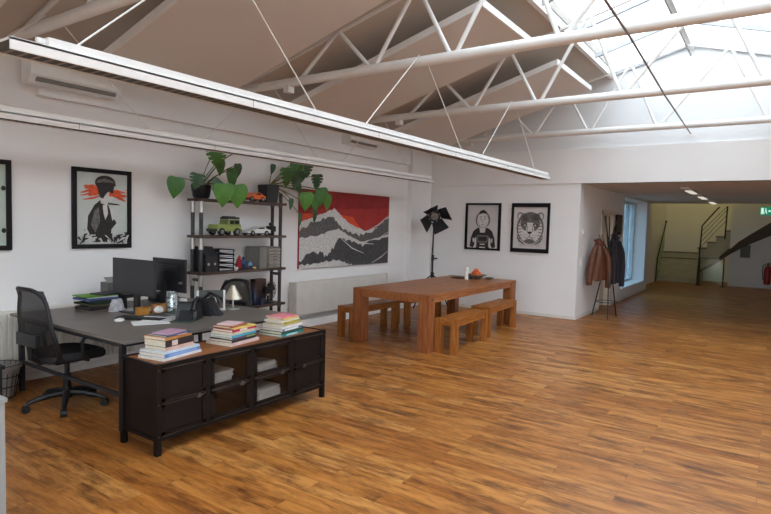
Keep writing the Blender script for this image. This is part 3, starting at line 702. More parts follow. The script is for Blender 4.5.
# office chair
def office_chair(name, label, loc, rz, bh=.62, bw=.25, skin=None):
    ch = thing(name, label, 'office chair', loc, rz, 'office chairs')
    ba = MB()
    for k in range(5):
        a = 2*PI*k/5+.35; c, s_ = math.cos(a), math.sin(a)
        ba.tube([(0, 0, .12), (.14*c, .14*s_, .115), (.27*c, .27*s_, .085), (.31*c, .31*s_, .065)], [.032, .026, .020, .016], 8)
    ba.cyl((0, 0, .08), (0, 0, .17), .04, n=14); ba.build('star_base', BLACK, ch)
    for k in range(5):
        a = 2*PI*k/5+.35; c, s_ = math.cos(a)*.31, math.sin(a)*.31
        MB().cyl((c-.02*math.sin(a)*1.2, s_+.02*math.cos(a)*1.2, .031), (c+.02*math.sin(a)*1.2, s_-.02*math.cos(a)*1.2, .031), .031, n=14).cyl((c, s_, .03), (c, s_, .075), .008).build('caster', BLACK, ch)
    MB().cyl((0, 0, .16), (0, 0, .41), .022, n=14).cyl((0, 0, .16), (0, 0, .28), .032, n=14).box(-.14, .10, -.09, .09, .395, .435).build('gas_column', BLACK, ch)
    rg = []
    for z, g in ((.435, .93), (.45, 1), (.485, 1), (.505, .94)):
        rg.append([(.25*g*math.copysign(abs(math.cos(t))**.55, math.cos(t))+(.02), .245*g*math.copysign(abs(math.sin(t))**.55, math.sin(t)), z-(.018*max(0, math.cos(t)))) for t in [2*PI*i/28 for i in range(28)]])
    MB().loft(rg).build('seat', BLACKM, ch)
    # backrest: outline on a curved, reclined surface
    def bs(v, u): return Vector((-.215-.15*v-.045*math.sin(PI*min(1, v*1.15))+.075*(u*u), u*bw*(1-.30*v*v*v), .43+bh*v))
    n = 40; ol = []
    for i in range(n):
        a = 2*PI*i/n; c, s_ = math.cos(a), math.sin(a)
        ol.append(bs(.5+.5*math.copysign(abs(s_)**.55, s_), math.copysign(abs(c)**.45, c)))
    MB().tube(ol, .017, 8, True).build('back_frame', BLACK, ch)
    g = MB(); N = 10; V = [[g.bm.verts.new(bs(.02+.96*j/N, -1+2*i/N)) for i in range(N+1)] for j in range(N+1)]
    for j in range(N):
        for i in range(N): g._f([V[j][i], V[j][i+1], V[j+1][i+1], V[j+1][i]])
    g.build('back_mesh', skin or NET, ch)
    MB().tube([(-.08, 0, .42), (-.22, 0, .42), (-.295, 0, .47), (-.315, 0, .62)], .022, 8).box(-.335, -.30, -.15, .15, .58, .68).build('back_support', BLACK, ch)
    for s_ in (-1, 1):
        MB().tube([(.02, s_*.19, .44), (.02, s_*.28, .44), (-.03, s_*.295, .50), (-.04, s_*.295, .60), (-.02, s_*.295, .635), (.12, s_*.29, .64), (.17, s_*.29, .615)], .015, 8).build('armrest', BLACK, ch)
    return ch
NET = net_mat('chair_mesh', '#121214', .11, 160)
office_chair('office_chair', 'black mesh-backed office chair at the left end of the desk', (2.47, 4.98, 0), R(3))
office_chair('office_chair', 'grey-black office chair seen behind the silver desk lamp', (4.27, 5.25, 0), R(176), .50, .31, M('#5a5652', .6, 0, .08))

# monitors
def monitor(label, loc, rz, w, h, z0, back):
    m = thing('computer_monitor', label, 'monitor', loc, rz)      # screen faces local -x
    z1 = z0+h
    b = MB(); b.box(0, .022, -w/2, w/2, z0, z1); b.build('screen_case', M('#222125', .5, 0, .1), m, bev=.004)
    if back:
        b = MB(); b.box(-.03, 0, -w*.36, w*.36, z0+.05, z1-.06); b.build('rear_cover', M('#1d1b1d', .35, 0, .15), m, bev=.01)
        MB().cyl((-.031, -w*.40, z0+.1), (-.001, -w*.40, z0+.1), .012, n=14).build('round_badge', SILVER, m)
        MB().box(-.075, -.045, -.03, .03, .01, z0+.22).box(-.05, -.03, -.05, .05, z0+.10, z0+.2).build('stand_neck', BLACK, m, bev=.004)
        MB().box(-.15, .08, -.12, .12, 0, .012).build('stand_foot', BLACK, m, bev=.004)
    else:
        MB().box(-.002, 0, -w/2+.01, w/2-.01, z0+.014, z1-.01).build('screen', M('#2d2c30', .42, 0, .06), m, smooth=False)
        MB().box(.03, .06, -.035, .035, .01, z0+.2).build('stand_neck', BLACK, m, bev=.004)
        MB().box(-.06, .12, -.13, .13, 0, .012).build('stand_foot', BLACK, m, bev=.004)
    return m
monitor('dark switched-off monitor facing the left office chair', (3.15, 5.09, DZ), R(3), .645, .345, .175, False)
monitor('black monitor seen from behind with a small round badge', (3.52, 5.06, DZ), R(3), .50, .335, .180, True)

# things on the desk
def flat(name, label, cat, x, y, z, w, d, h, rz, mat, bev=.001, group=None):
    T = MB().box(-w/2, w/2, -d/2, d/2, 0, h).build(name, mat, bev=bev, loc=(x, y, z), rot=(0, 0, rz), smooth=False); tag(T, label, cat, group); return T
x0, y0, z = 3.09, 5.60, DZ
for i, (col, nm, w, d, h, dx, dy, r) in enumerate((('#2b2523', 'black', .33, .25, .030, 0, 0, 8), ('#6a5b4a', 'brown', .3, .24, .022, .02, .01, -4), ('#1e3a1e', 'dark green', .32, .25, .018, -.02, .0, 5), ('#26262a', 'charcoal', .33, .24, .022, .04, -.01, -9), ('#4a5a8c', 'blue', .33, .25, .020, -.02, .01, 3), ('#d8d8d6', 'white', .29, .22, .010, .0, .0, -3), ('#6aa33a', 'bright green', .33, .25, .012, -.02, .02, 6), ('#332c30', 'dark plum', .22, .2, .014, .07, -.02, 14))):
    flat('folder', '%s folder in the pile at the back of the desk' % nm, 'folder', x0+dx, y0+dy, z, w, d, h, R(r), M(col, .6, 0, .12), group='folders piled at the back of the desk'); z += h+.0005
b = MB(); rr = random.Random(4); rings = []
for k in range(7):
    zz = k/6.; rad = .085*(1-.45*zz)
    rings.append([(rad*math.cos(a)*rr.uniform(.8, 1.15), rad*.75*math.sin(a)*rr.uniform(.8, 1.15), .115*zz+rr.uniform(-.006, .006)*(k > 0)) for a in [2*PI*i/14 for i in range(14)]])
b.loft(rings); o = b.build('paper_bag', M('#b9b9be', .7, 0, .25, 20), loc=(3.11, 5.30, DZ+.001), smooth=False); tag(o, 'crumpled pale paper bag in front of the folders', 'paper bag')
t = thing('laptop', 'closed black laptop on a low riser under the dark monitor', 'laptop', (3.50, 5.56, DZ), R(4))
MB().box(-.24, .24, -.15, .15, .115, .135).build('lid', BLACK, t, bev=.004); MB().box(-.25, -.23, -.14, .14, 0, .113).box(.23, .25, -.14, .14, 0, .113).box(-.25, .25, -.14, .14, .1, .113).build('riser', BLACKM, t, smooth=False)
t = thing('desk_printer', 'small grey printer showing behind the dark monitor', 'printer', (3.37, 5.75, DZ+.136), 0)
MB().box(-.13, .13, -.07, .08, 0, .10).build('printer_body', M('#5f605f', .5), t, bev=.012); MB().prism([(-.12, -.05, .10), (.10, -.05, .10), (.10, .03, .15), (-.12, .03, .15)], (0, .012, 0)).build('paper_tray', M('#8a8b8a', .5), t, smooth=False)
flat('notepad', 'white sheet of paper lying near the front of the desk', 'paper', 2.95, 4.50, DZ, .30, .20, .004, R(-25), PAPER)
o = MB().ball((0, 0, .018), .055, (1, .62, .36)).build('computer_mouse', M('#dcdcd8', .4), loc=(2.78, 4.70, DZ+.002), rot=(0, 0, .4)); tag(o, 'white computer mouse beside the white sheet', 'mouse')
t = thing('keyboard', 'black keyboard among the papers in front of the monitors', 'keyboard', (3.00, 4.72, DZ), R(-62))
MB().box(-.21, .21, -.065, .065, 0, .016).build('keyboard_case', BLACK, t, bev=.003)
k = MB()
for i in range(14):
    for j in range(4): k.box(-.2+i*.0287, -.2+i*.0287+.023, -.055+j*.028, -.055+j*.028+.022, .016, .021)
k.build('key', M('#2e2e31', .5), t, smooth=False)
for (x, y, w, d, r, col, lb) in ((3.16, 4.58, .30, .21, 18, '#c9ccd0', 'pale magazine left of the glass jar'), (3.27, 4.70, .28, .20, -12, '#8c8f86', 'grey magazine under the glass jar'), (3.22, 4.36, .26, .18, 30, '#3d4a44', 'dark green notebook at the desk front'), (3.05, 4.62, .21, .15, 40, '#d9d9d4', 'small white leaflet beside the keyboard')):
    flat('magazine', lb, 'magazine', x, y, DZ+random.uniform(0, .002), w, d, random.uniform(.005, .009), R(r), M(col, .5, 0, .2, 14), group='magazines strewn on the desk')
for (x, y, w, d, h, r, col, lb) in ((3.13, 4.90, .09, .09, .075, 10, '#b3792f', 'small orange cardboard box beneath the dark monitor'), (3.30, 4.90, .11, .09, .085, -14, '#c58a52', 'tan cardboard box beside the monitor stand')):
    t = thing('cardboard_box', lb, 'box', (x, y, DZ), R(r)); MB().box(-w/2, w/2, -d/2, d/2, 0, h).build('carton', M(col, .7, 0, .1), t, smooth=False)
    MB().prism([(-w/2, -d/2, h), (w/2, -d/2, h), (w/2, -d/2-.02, h+.02), (-w/2, -d/2-.02, h+.02)], (0, .002, 0)).build('flap', M(col, .7, 0, .1), t, smooth=False)
for i, (x, y, w, d, r, col, lb) in enumerate(((3.30, 5.15, .30, .21, -40, '#b9bab8', 'pale sheet leaning toward the stand of the dark monitor'), (3.44, 4.86, .29, .20, 35, '#55585a', 'dark grey booklet beside the glass jar'), (3.52, 4.72, .21, .28, -20, '#c4c2bb', 'cream sheet right of the glass jar'), (3.10, 4.68, .24, .17, -5, '#3a3d40', 'charcoal notebook under the white cable'), (3.66, 4.80, .26, .2, 12, '#a3a09a', 'grey sheet in front of the white cup'))):
    flat('magazine', lb, 'magazine', x, y, DZ+.009+.0022*i, w, d, .004+.001*i, R(r), M(col, .5, 0, .25, 18), group='magazines strewn on the desk')
for i, (x, y, r, lb) in enumerate(((3.23, 4.79, .04, 'crumpled white paper ball left of the glass jar'), (3.50, 4.86, .04, 'crumpled white paper ball behind the glass jar'))):
    b = MB(); rq = random.Random(i); b.ball((0, 0, r*.8), r, (1.2, 1, .8), 9, 6)
    for v in b.bm.verts: v.co *= rq.uniform(.8, 1.12)
    o = b.build('paper_ball', PAPER, loc=(x, y, DZ+.022), smooth=False); tag(o, lb, 'paper ball')
t = thing('glass_jar', 'clear glass jar on the desk below the black monitor', 'jar', (3.36, 4.76, DZ+.012), 0)
MB().lathe([(.055, 0), (.065, .01), (.065, .14), (.048, .18), (.052, .205), (.048, .205), (.044, .18), (.060, .14), (.060, .012)], n=20).build('jar_body', CLEAR, t); b = MB(); rr = random.Random(8)
for i in range(12): b.ball((rr.uniform(-.034, .034), rr.uniform(-.034, .034), .022+.009*i), .017, n=8, m=6)
b.build('jar_filling', M('#d8d8d4', .6), t)
t = thing('plastic_cup', 'white plastic cup behind the glass jar', 'cup', (3.60, 4.93, DZ), 0)
MB().lathe([(.03, 0), (.042, .11), (.039, .11), (.028, .004)], n=18).build('cup_body', WHITE, t)
o = MB().tube([(3.70, 4.84, DZ+.024), (3.52, 4.80, DZ+.026), (3.43, 4.6, DZ+.024), (3.25, 4.52, DZ+.02), (3.12, 4.55, DZ+.02), (3.02, 4.7, DZ+.026)], .004, 6).build('usb_cable', M('#d0d0cc', .5)); tag(o, 'thin white cable snaking between the desk papers', 'cable')
def phone(label, loc, rz):
    p = thing('desk_phone', label, 'phone', loc, rz, 'desk phones')
    pr = [(-.10, 0), (.09, 0), (.10, .02), (.02, .13), (-.03, .165), (-.06, .15), (-.105, .03)]
    MB().prism([(a, -.095, c) for a, c in pr], (0, .19, 0)).build('phone_body', BLACK, p, bev=.008)
    MB().tube([(.105, -.07, .06), (.06, -.075, .13), (-.02, -.075, .20), (-.09, -.07, .17), (-.13, -.07, .10)], [.024, .018, .016, .018, .026], 10).build('handset', M('#111113', .35), p)
    MB().prism([(.03, -.02, .125), (.085, -.02, .045), (.085, .08, .045), (.03, .08, .125)], (.004, 0, .004)).build('keypad', M('#2b2b2f', .5), p, smooth=False)
    MB().prism([(-.11, -.06, 0), (-.17, -.06, 0), (-.055, -.06, .12)], (0, .12, 0)).build('phone_stand', BLACKM, p, smooth=False)
    return p
phone('black desk phone on the desk edge, left of the pair behind the books', (3.30, 4.42, DZ), R(35))
phone('black desk phone beside the white stand, right of the pair', (3.55, 4.52, DZ), R(120))
t = thing('letter_stand', 'white framed stand with a dark panel behind the right desk phone', 'stand', (3.78, 4.72, DZ), R(-35))
MB().box(-.14, -.12, -.01, .01, 0, .20).box(.12, .14, -.01, .01, 0, .20).box(-.14, .14, -.06, .06, 0, .008).build('stand_frame', WHITE, t, smooth=False)
MB().box(-.12, .12, -.006, .006, .13, .20).build('dark_panel', M('#4a4a4a', .5), t, smooth=False)
t = thing('desk_lamp', 'small silver desk lamp with cone shade', 'lamp', (3.98, 4.62, DZ), 0)
MB().lathe([(.075, 0), (.075, .012), (.015, .02), (.009, .03), (.009, .12)], n=22).build('lamp_base', SILVER, t)
MB().lathe([(.095, .105), (.055, .175), (.028, .225), (.02, .245), (.017, .245), (.025, .222), (.052, .172), (.091, .105)], n=24).build('lamp_shade', M('#c2b9a8', .32, .7, .06), t)

# waste basket, tray
t = thing('waste_basket', 'dark wire waste basket with a grey liner beside the radiator', 'waste basket', (2.22, 5.66, 0), 0)
b = MB()
for k in range(20):
    a = 2*PI*k/20; b.cyl((.12*math.cos(a), .12*math.sin(a), .01), (.16*math.cos(a), .16*math.sin(a), .30), .003, n=5)
for r_, z_ in ((.12, .01), (.135, .11), (.148, .2), (.16, .30)): b.tube([(r_*math.cos(2*PI*i/24), r_*math.sin(2*PI*i/24), z_) for i in range(24)], .004, 6, True)
b.build('wire_cage', DKMET, t)
MB().lathe([(.11, .015), (.145, .2), (.168, .30), (.174, .27), (.170, .27), (.160, .295), (.138, .2), (.105, .02)], n=20).build('liner', M('#8b8682', .5, 0, .2, 20), t)
t = thing('side_tray_table', 'low dark tray stand at the left edge behind the office chair', 'stand', (1.86, 5.40, 0), 0)
MB().box(-.25, .22, -.2, .2, .36, .39).build('tray', BLACKM, t, bev=.004)
for x in (-.22, .18):
    for y in (-.17, .17): MB().box(x, x+.025, y-.012, y+.012, 0, .36).build('leg', BLACKM, t, smooth=False)
t = thing('low_cabinet', 'low white cabinet, toned grey for shade, barely entering at the lower left edge', 'cabinet', (.85, 3.30, 0), 0)
MB().box(-.40, .37, -.24, .30, .06, .73).build('carcass', M('#8f908e', .5, 0, .04), t, bev=.003); MB().box(-.41, .378, -.25, .31, .73, .75).build('top', M('#8f908e', .5, 0, .04), t, bev=.003); MB().box(-.36, .33, -.2, .26, 0, .06).build('plinth', BLACKM, t, smooth=False)  # white cabinet; its shade is put into the grey colour

# ------------------------------------------------------------------ shelf unit
sh = thing('pipe_shelf', 'tall pipe-framed shelf unit with dark wooden boards', 'shelf', (0, 0, 0))
SY0, SY1, SX0, SX1 = 5.68, 5.96, 4.40, 5.84
ST = [1.895, 1.445, .995, .50]
for z in ST: MB().box(SX0, SX1, SY0, SY1, z-.032, z).build('shelf_board', SHELFW, sh, bev=.003)
PX = [(4.44, 5.74), (4.44, 5.90), (5.78, 5.74), (5.78, 5.90)]
for i, (x, y) in enumerate(PX):
    tp = 1.86 if i < 2 else 2.03
    p = MB().cyl((x, y, 0), (x, y, tp), .024, n=14).build('post', M('#3f4142', .5, .3) if i < 2 else M('#37302d', .5, .3), sh)
    for z in ST: MB().cyl((x, y, z-.17 if i < 2 else z-.06), (x, y, z-.032), .029, n=14).build('coupling', SILVER if i < 2 else GREYP, p)
    MB().cyl((x, y, 0), (x, y, .012), .05, n=16).build('floor_flange', GREYP, p)
MB().cyl((5.78, 5.74, .9), (5.78, 5.90, .9), .02).cyl((4.44, 5.74, .9), (4.44, 5.90, .9), .02).build('cross_pipe', GREYP, sh)
# black magazine files between the left posts and letter tray
for k, x in enumerate((4.515, 4.612)):
    t = thing('magazine_file', 'black magazine file on the third shelf, %s' % ('right beside the left posts', 'next to the letter tray')[k], 'file box', (x, 5.82, ST[2]), 0, 'black magazine files')
    MB().prism([(-.045, -.13, 0), (-.045, .13, 0), (-.045, .13, .31), (-.045, -.02, .31), (-.045, -.13, .2)], (.09, 0, 0)).build('file_case', BLACKM, t, smooth=False)
    MB().cyl((0, -.131, .1), (0, -.134, .1), .016, n=14).build('finger_ring', SILVER, t)
t = thing('letter_tray', 'black five-tier letter tray on the third shelf', 'letter tray', (4.78, 5.81, ST[2]), 0)
for k in range(5):
    z = .01+.058*k
    f = MB(); f.box(-.12, .12, -.14, .14, z, z+.006); f.box(-.12, -.114, -.14, .14, z, z+.035); f.box(.114, .12, -.14, .14, z, z+.035); f.box(-.12, .12, .134, .14, z, z+.035)
    p = f.build('tray', BLACK, t, smooth=False)
    MB().box(-.105, .108, -.13, .12, z+.008, z+.008+.006+.004*(k % 3)).build('sheets', PAPER, p, smooth=False)
f = MB()
for x in (-.12, .114):
    for y in (-.13, .12): f.box(x, x+.006, y, y+.01, 0, .27)
f.build('tray_post', BLACK, t, smooth=False)
t = thing('drawer_box', 'silver metal drawer box on the third shelf', 'drawer box', (5.50, 5.81, ST[2]), 0)
f = MB(); f.box(-.16, .22, -.13, .14, 0, .006); f.box(-.16, .22, -.13, .14, .285, .295); f.box(-.16, -.152, -.13, .14, 0, .29); f.box(.212, .22, -.13, .14, 0, .29); f.box(-.16, .22, .132, .14, 0, .29); f.box(-.02, -.012, -.13, .14, 0, .29)
f.box(-.152, -.02, -.122, -.115, .01, .285)
f.build('metal_case', M('#8c8a85', .4, .6, .1), t, smooth=False)
for k in range(6):
    z = .012+.045*k
    d = MB().box(-.008, .208, -.15, .12, z, z+.036).build('drawer', SILVER, t, smooth=False)
    MB().box(.07, .13, -.158, -.15, z+.012, z+.02).build('drawer_pull', GREYP, d, smooth=False)
# figurines
def figure(x, y, z, h, cols, label):
    f = thing('figurine', label, 'figurine', (x, y, z), random.uniform(-.4, .4), 'figurines on the third shelf'); s = h
    MB().cyl((-.09*s, 0, 0), (-.08*s, 0, .45*s), .07*s, .08*s, 8).cyl((.09*s, 0, 0), (.08*s, 0, .45*s), .07*s, .08*s, 8).build('legs', M(cols[0], .5), f)
    MB().loft([[(a*.18*s*math.cos(t), .11*s*math.sin(t), zz*s) for t in [2*PI*i/10 for i in range(10)]] for a, zz in ((.8, .42), (1, .55), (1.1, .72), (.5, .80))]).tube([(-.17*s, 0, .74*s), (-.26*s, -.05*s, .58*s), (-.2*s, -.14*s, .48*s)], .045*s, 6).tube([(.17*s, 0, .74*s), (.26*s, -.05*s, .58*s), (.2*s, -.14*s, .48*s)], .045*s, 6).build('torso', M(cols[1], .5), f)
    MB().ball((0, 0, .90*s), .11*s, n=10, m=7).build('head', M(cols[2], .5), f); return f
figure(5.13, 5.76, ST[2], .17, ('#1d2b4a', '#24406a', '#3a3a40'), 'dark blue standing figurine beside the red sail shape')
figure(5.18, 5.80, ST[2], .12, ('#2a2a30', '#4a78a8', '#c0c4c8'), 'light blue small figurine in the figurine group')
figure(5.24, 5.75, ST[2], .11, ('#22305a', '#7a9cc0', '#8fa0b0'), 'grey blue figurine nearest the silver drawer box')
figure(5.10, 5.86, ST[2], .10, ('#30343a', '#31507c', '#c8b8a8'), 'small navy figurine at the back of the group')
t = thing('red_ornament', 'red sail-shaped ornament left of the figurines', 'ornament', (5.05, 5.75, ST[2]), .2)
MB().prism([(-.05, 0, .02), (.045, 0, .02), (.04, 0, .12), (.02, 0, .19), (-.03, 0, .13)], (0, .02, 0)).build('sail', M('#9c1f28', .5, 0, .15), t, bev=.004); MB().box(-.055, .055, -.03, .05, 0, .02).build('plinth', M('#3a2a2a', .5), t, bev=.003)
for x, w, h, col, lb in ((4.95, .035, .045, '#d8d4cc', 'small white pot left of the red ornament'), (5.27, .03, .03, '#cdb27a', 'tiny tan pot in front of the drawer box')):
    o = MB().lathe([(w*.6, 0), (w, h*.6), (w*.8, h), (w*.6, h), (w*.6, h*.5)], n=14).build('small_pot', M(col, .5), loc=(x, 5.70, ST[2]+.001)); tag(o, lb, 'pot')
# toy vehicles
def wheel(p, x, y, z, r, w=.03):
    v = MB().cyl((x, y-w/2, z), (x, y+w/2, z), r, n=18).build('wheel', M('#151515', .7), p)
    MB().cyl((x, y-w/2-.002, z), (x, y+w/2+.002, z), r*.55, n=12).build('rim', M('#8f8f8c', .4, .5), v)
def offroader(loc, rz):
    t = thing('toy_car', 'olive green toy off-road car with roof rack on the second shelf', 'toy car', loc, rz)
    body = M('#8b9a55', .45, 0, .12)
    MB().box(-.20, .20, -.085, .085, .055, .12).build('body', body, t, bev=.008)
    MB().box(-.19, -.03, -.08, .08, .12, .14).build('bonnet', body, t, bev=.006)
    b = MB(); b.prism([(-.03, -.078, .12), (.195, -.078, .12), (.19, -.07, .205), (.0, -.07, .205)], (0, .15, 0)); b.build('cabin', M('#7c8a4a', .45, 0, .12), t, bev=.005)
    for s in (-1, 1):
        g = MB(); g.box(.02, .085, s*.0765-.003, s*.0765+.003, .145, .192); g.box(.10, .175, s*.0765-.003, s*.0765+.003, .145, .192); g.build('side_window', M('#1a1f22', .2), t, smooth=False)
    f = MB(); f.box(-.01, .19, -.07, .07, .208, .214); f.box(-.01, .19, -.07, -.064, .208, .235); f.box(-.01, .19, .064, .07, .208, .235); f.box(.0, .14, -.05, .05, .214, .245); f.build('roof_rack', M('#2a2a28', .5), t, smooth=False)
    for x0_, x1_ in ((-.225, -.2), (.2, .215)): MB().box(x0_, x1_, -.085, .085, .05, .085).build('bumper', M('#2a2a28', .5), t, bev=.004)
    for x in (-.13, .13):
        for y in (-.08, .08): wheel(t, x, y, .048, .048, .035)
    MB().cyl((.215, 0, .11), (.245, 0, .11), .045, n=16).build('spare_wheel', M('#191919', .7), t)
offroader((4.83, 5.78, ST[1]), R(4))
def racer(loc, rz, label, col, L=.20, wing=True):
    t = thing('toy_car', label, 'toy car', loc, rz); c = M(col, .35, 0, .1)
    pr = [(-L, .03), (-L, .05), (-L*.55, .072), (-L*.25, .085), (L*.0, .115), (L*.35, .118), (L*.75, .085), (L, .075), (L, .035)]
    MB().prism([(a, -.08, z) for a, z in pr], (0, .16, 0)).build('body', c, t, bev=.008)
    for s in (-1, 1): MB().prism([(-L*.18, s*.0805, .086), (.0, s*.0805, .108), (L*.35, s*.0805, .110), (L*.5, s*.0805, .090)], (0, s*.002, 0)).build('side_window', M('#14171a', .2), t, smooth=False)
    if wing: MB().box(L*.82, L*1.02, -.085, .085, .112, .118).box(L*.9, L*.95, -.06, -.05, .078, .112).box(L*.9, L*.95, .05, .06, .078, .112).build('rear_wing', M('#1c1c1e', .4), t, smooth=False)
    MB().box(-L*1.03, L*1.02, -.084, .084, .02, .032).build('splitter', M('#1b1b1d', .5), t, smooth=False)
    for x in (-L*.62, L*.62):
        for y in (-.075, .075): wheel(t, x, y, .033, .033, .03)
racer((5.34, 5.76, ST[1]), R(-3), 'white toy race car on the second shelf', '#d8d8d6', .19)
racer((5.25, 5.73, ST[0]), R(5), 'orange toy sports car on the top shelf', '#e0621f', .165, True)
t = thing('toy_robot', 'small black toy robot at the right end of the second shelf', 'toy', (5.64, 5.78, ST[1]), 0)
MB().box(-.035, -.008, -.03, .03, 0, .06).box(.008, .035, -.03, .03, 0, .06).build('legs', BLACK, t, bev=.003); MB().box(-.045, .045, -.04, .04, .06, .13).box(-.075, -.048, -.02, .02, .05, .12).box(.048, .075, -.02, .02, .05, .12).build('torso', BLACK, t, bev=.006); MB().ball((0, 0, .155), .032, (1.1, 1, .85)).build('head', BLACK, t)
# bottom shelf: old camera, bottle, boxes
t = thing('desk_fan', 'black round desk fan on the lowest visible shelf', 'fan', (5.62, 5.80, ST[3]), R(10))
MB().lathe([(.09, 0), (.09, .015), (.03, .03), (.016, .05), (.016, .10)], n=18).build('fan_base', BLACK, t)
f = MB()
for r_ in (.12, .095, .07, .045):
    f.tube([(r_*math.cos(2*PI*i/24), -.05, .18+r_*math.sin(2*PI*i/24)) for i in range(24)], .004, 6, True)
for k in range(12):
    a = 2*PI*k/12; f.tube([(.02*math.cos(a), -.06, .18+.02*math.sin(a)), (.12*math.cos(a), -.05, .18+.12*math.sin(a)), (.12*math.cos(a), .02, .18+.12*math.sin(a))], .003, 5)
f.build('fan_guard', M('#2c2c2e', .4, .3), t)
MB().cyl((0, -.02, .18), (0, .06, .18), .05, n=18).build('fan_motor', BLACK, t)
for k in range(4):
    a = 2*PI*k/4+.3; c = Vector((math.cos(a), 0, math.sin(a))); s_ = Vector((-math.sin(a), 0, math.cos(a)))
    q = [Vector((0, -.03, .18))+c*.02-s_*.01, Vector((0, -.045, .18))+c*.105-s_*.035, Vector((0, -.025, .18))+c*.105+s_*.035, Vector((0, -.025, .18))+c*.02+s_*.015]
    MB().prism(q, (0, .003, 0)).build('fan_blade', M('#232325', .4), t, smooth=False)
t = thing('dark_carton', 'dark brown carton standing behind the desk fan', 'box', (5.52, 5.90, ST[3]), 0)
MB().box(-.09, .11, -.05, .05, 0, .33).build('carton', M('#453029', .6, 0, .15), t, bev=.002); MB().box(-.09, .11, -.051, .051, .30, .335).build('carton_lid', M('#54392f', .6, 0, .15), t, smooth=False)
t = thing('blue_bottle', 'dark blue bottle left of the desk fan', 'bottle', (5.33, 5.76, ST[3]), 0)
MB().lathe([(.04, 0), (.044, .01), (.044, .15), (.018, .20), (.016, .25), (.012, .25)], n=16).build('bottle_body', M('#1e2740', .25), t); MB().cyl((0, 0, .25), (0, 0, .275), .018).build('bottle_cap', BLACK, t)
for x, w, h, lb, col in ((5.20, .05, .07, 'small black tin left of the blue bottle', '#23242c'), (5.42, .045, .10, 'small navy tin right of the blue bottle', '#1e2440'), (5.12, .05, .03, 'flat white dish at the left of the tins', '#c8c8c4')):
    o = MB().lathe([(w*.9, 0), (w, .004), (w, h-.004), (w*.9, h)], n=16).build('tin', M(col, .4), loc=(x, 5.72, ST[3]+.001)); tag(o, lb, 'tin')

# ------------------------------------------------------------------ plants
def leaf(parent, p, w, l, tip, mat, split=0, tilt=None, fold=.18):
    """heart-shaped blade: p = blade base, tip = direction of the tip in the (x, z) plane, y towards the viewer"""
    tip = Vector(tip).normalized(); nrm = Vector(tilt or (-.35, -.9, .25)).normalized()
    nrm = (nrm-tip*nrm.dot(tip)).normalized(); side = tip.cross(nrm)
    hw = [(-.16, .16), (-.18, .34), (-.06, .47), (.10, .5), (.25, .49), (.40, .43), (.55, .36), (.70, .25), (.85, .12), (1.0, .0)]
    if split: hw = [(-.16, .16), (-.18, .36), (-.04, .5), (.05, .5), (.09, .24), (.14, .52), (.27, .49), (.31, .22), (.36, .45), (.50, .38), (.54, .18), (.59, .32), (.74, .22), (1.0, 0)]
    b = MB(); mid = [(-.02, 0)]+[(a, 0) for a, _ in hw]
    def P(a, s): 
        bend = -.22*a*a*l
        return Vector(p)+tip*(a*l)+side*(s*w)+nrm*(fold*abs(s)*w+bend)
    for sg in (-1, 1):
        V = [b.bm.verts.new(P(0.0, 0))]+[b.bm.verts.new(P(a, sg*s)) for a, s in hw]; K = [b.bm.verts.new(P(a*.9, 0)) for a, _ in hw]
        for i in range(1, len(hw)): b._f([K[i-1], V[i], V[i+1], K[i]] if i+1 < len(V) else [K[i-1], V[i], K[i]])
    bmesh.ops.remove_doubles(b.bm, verts=b.bm.verts[:], dist=1e-5)
    ext = bmesh.ops.extrude_face_region(b.bm, geom=b.bm.faces[:])
    bmesh.ops.translate(b.bm, vec=nrm*-.0012, verts=[v for v in ext['geom'] if isinstance(v, bmesh.types.BMVert)])
    o = b.build('leaf', mat, parent); return o
def stem(parent, a, b_, sag=.05, r=.006):
    a, b_ = Vector(a), Vector(b_); m = (a+b_)/2+Vector((0, -.02, sag)); pts = [a*(1-t)**2+m*2*t*(1-t)+b_*t*t for t in [i/8 for i in range(9)]]
    return MB().tube(pts, r, 6).build('stem', STEM, parent)
p1 = thing('potted_monstera', 'trailing monstera in a dark pot on the left of the top shelf', 'plant', (4.50, 5.82, ST[0]), 0)
MB().lathe([(.08, 0), (.10, .02), (.12, .15), (.125, .165), (.105, .165), (.10, .14)], n=20).build('pot', BLACK, p1); MB().lathe([(.001, .13), (.10, .135)], n=16, cap=False).build('soil', M('#33261d', .9), p1)
O = Vector((0, 0, .14)); B1 = Vector((4.50, 5.82, ST[0]))
for (x, y, z, w, l, tip, m, sp) in ((4.10, 5.76, 2.09, .21, .22, (-.1, 0, -1), LEAF, 0), (4.37, 5.72, 2.16, .19, .17, (-.2, 0, -1), LEAFD, 1), (4.58, 5.66, 2.50, .27, .24, (.25, 0, -1), LEAF, 1), (4.68, 5.70, 2.36, .13, .18, (.1, 0, -1), LEAF, 0), (4.88, 5.72, 2.26, .15, .24, (.15, 0, -1), LEAF, 0), (4.98, 5.72, 2.34, .11, .16, (.1, 0, -1), LEAFD, 0), (4.585, 5.52, 2.04, .26, .25, (.05, 0, -1), LEAFB, 0), (4.80, 5.52, 2.04, .26, .26, (.15, 0, -1), LEAFB, 0), (4.60, 5.60, 2.10, .15, .14, (-.6, 0, -.6), LEAFD, 0)):
    q = Vector((x, y, z))-B1; leaf(p1, q, w, l, tip, m, sp); stem(p1, O+Vector((random.uniform(-.04, .04), 0, 0)), q, .10)
stem(p1, O, Vector((5.10, 5.74, 2.52))-B1, .25, .008)
p2 = thing('potted_monstera', 'monstera in a square black pot trailing over the red painting', 'plant', (5.60, 5.80, ST[0]), 0)
f = MB(); f.loft([[(sx*g, sy*g*.8, z) for sx, sy in ((-1, -1), (1, -1), (1, 1), (-1, 1))] for g, z in ((.098, 0), (.115, .24))]); f.build('pot', M('#26262a', .6), p2, bev=.004)
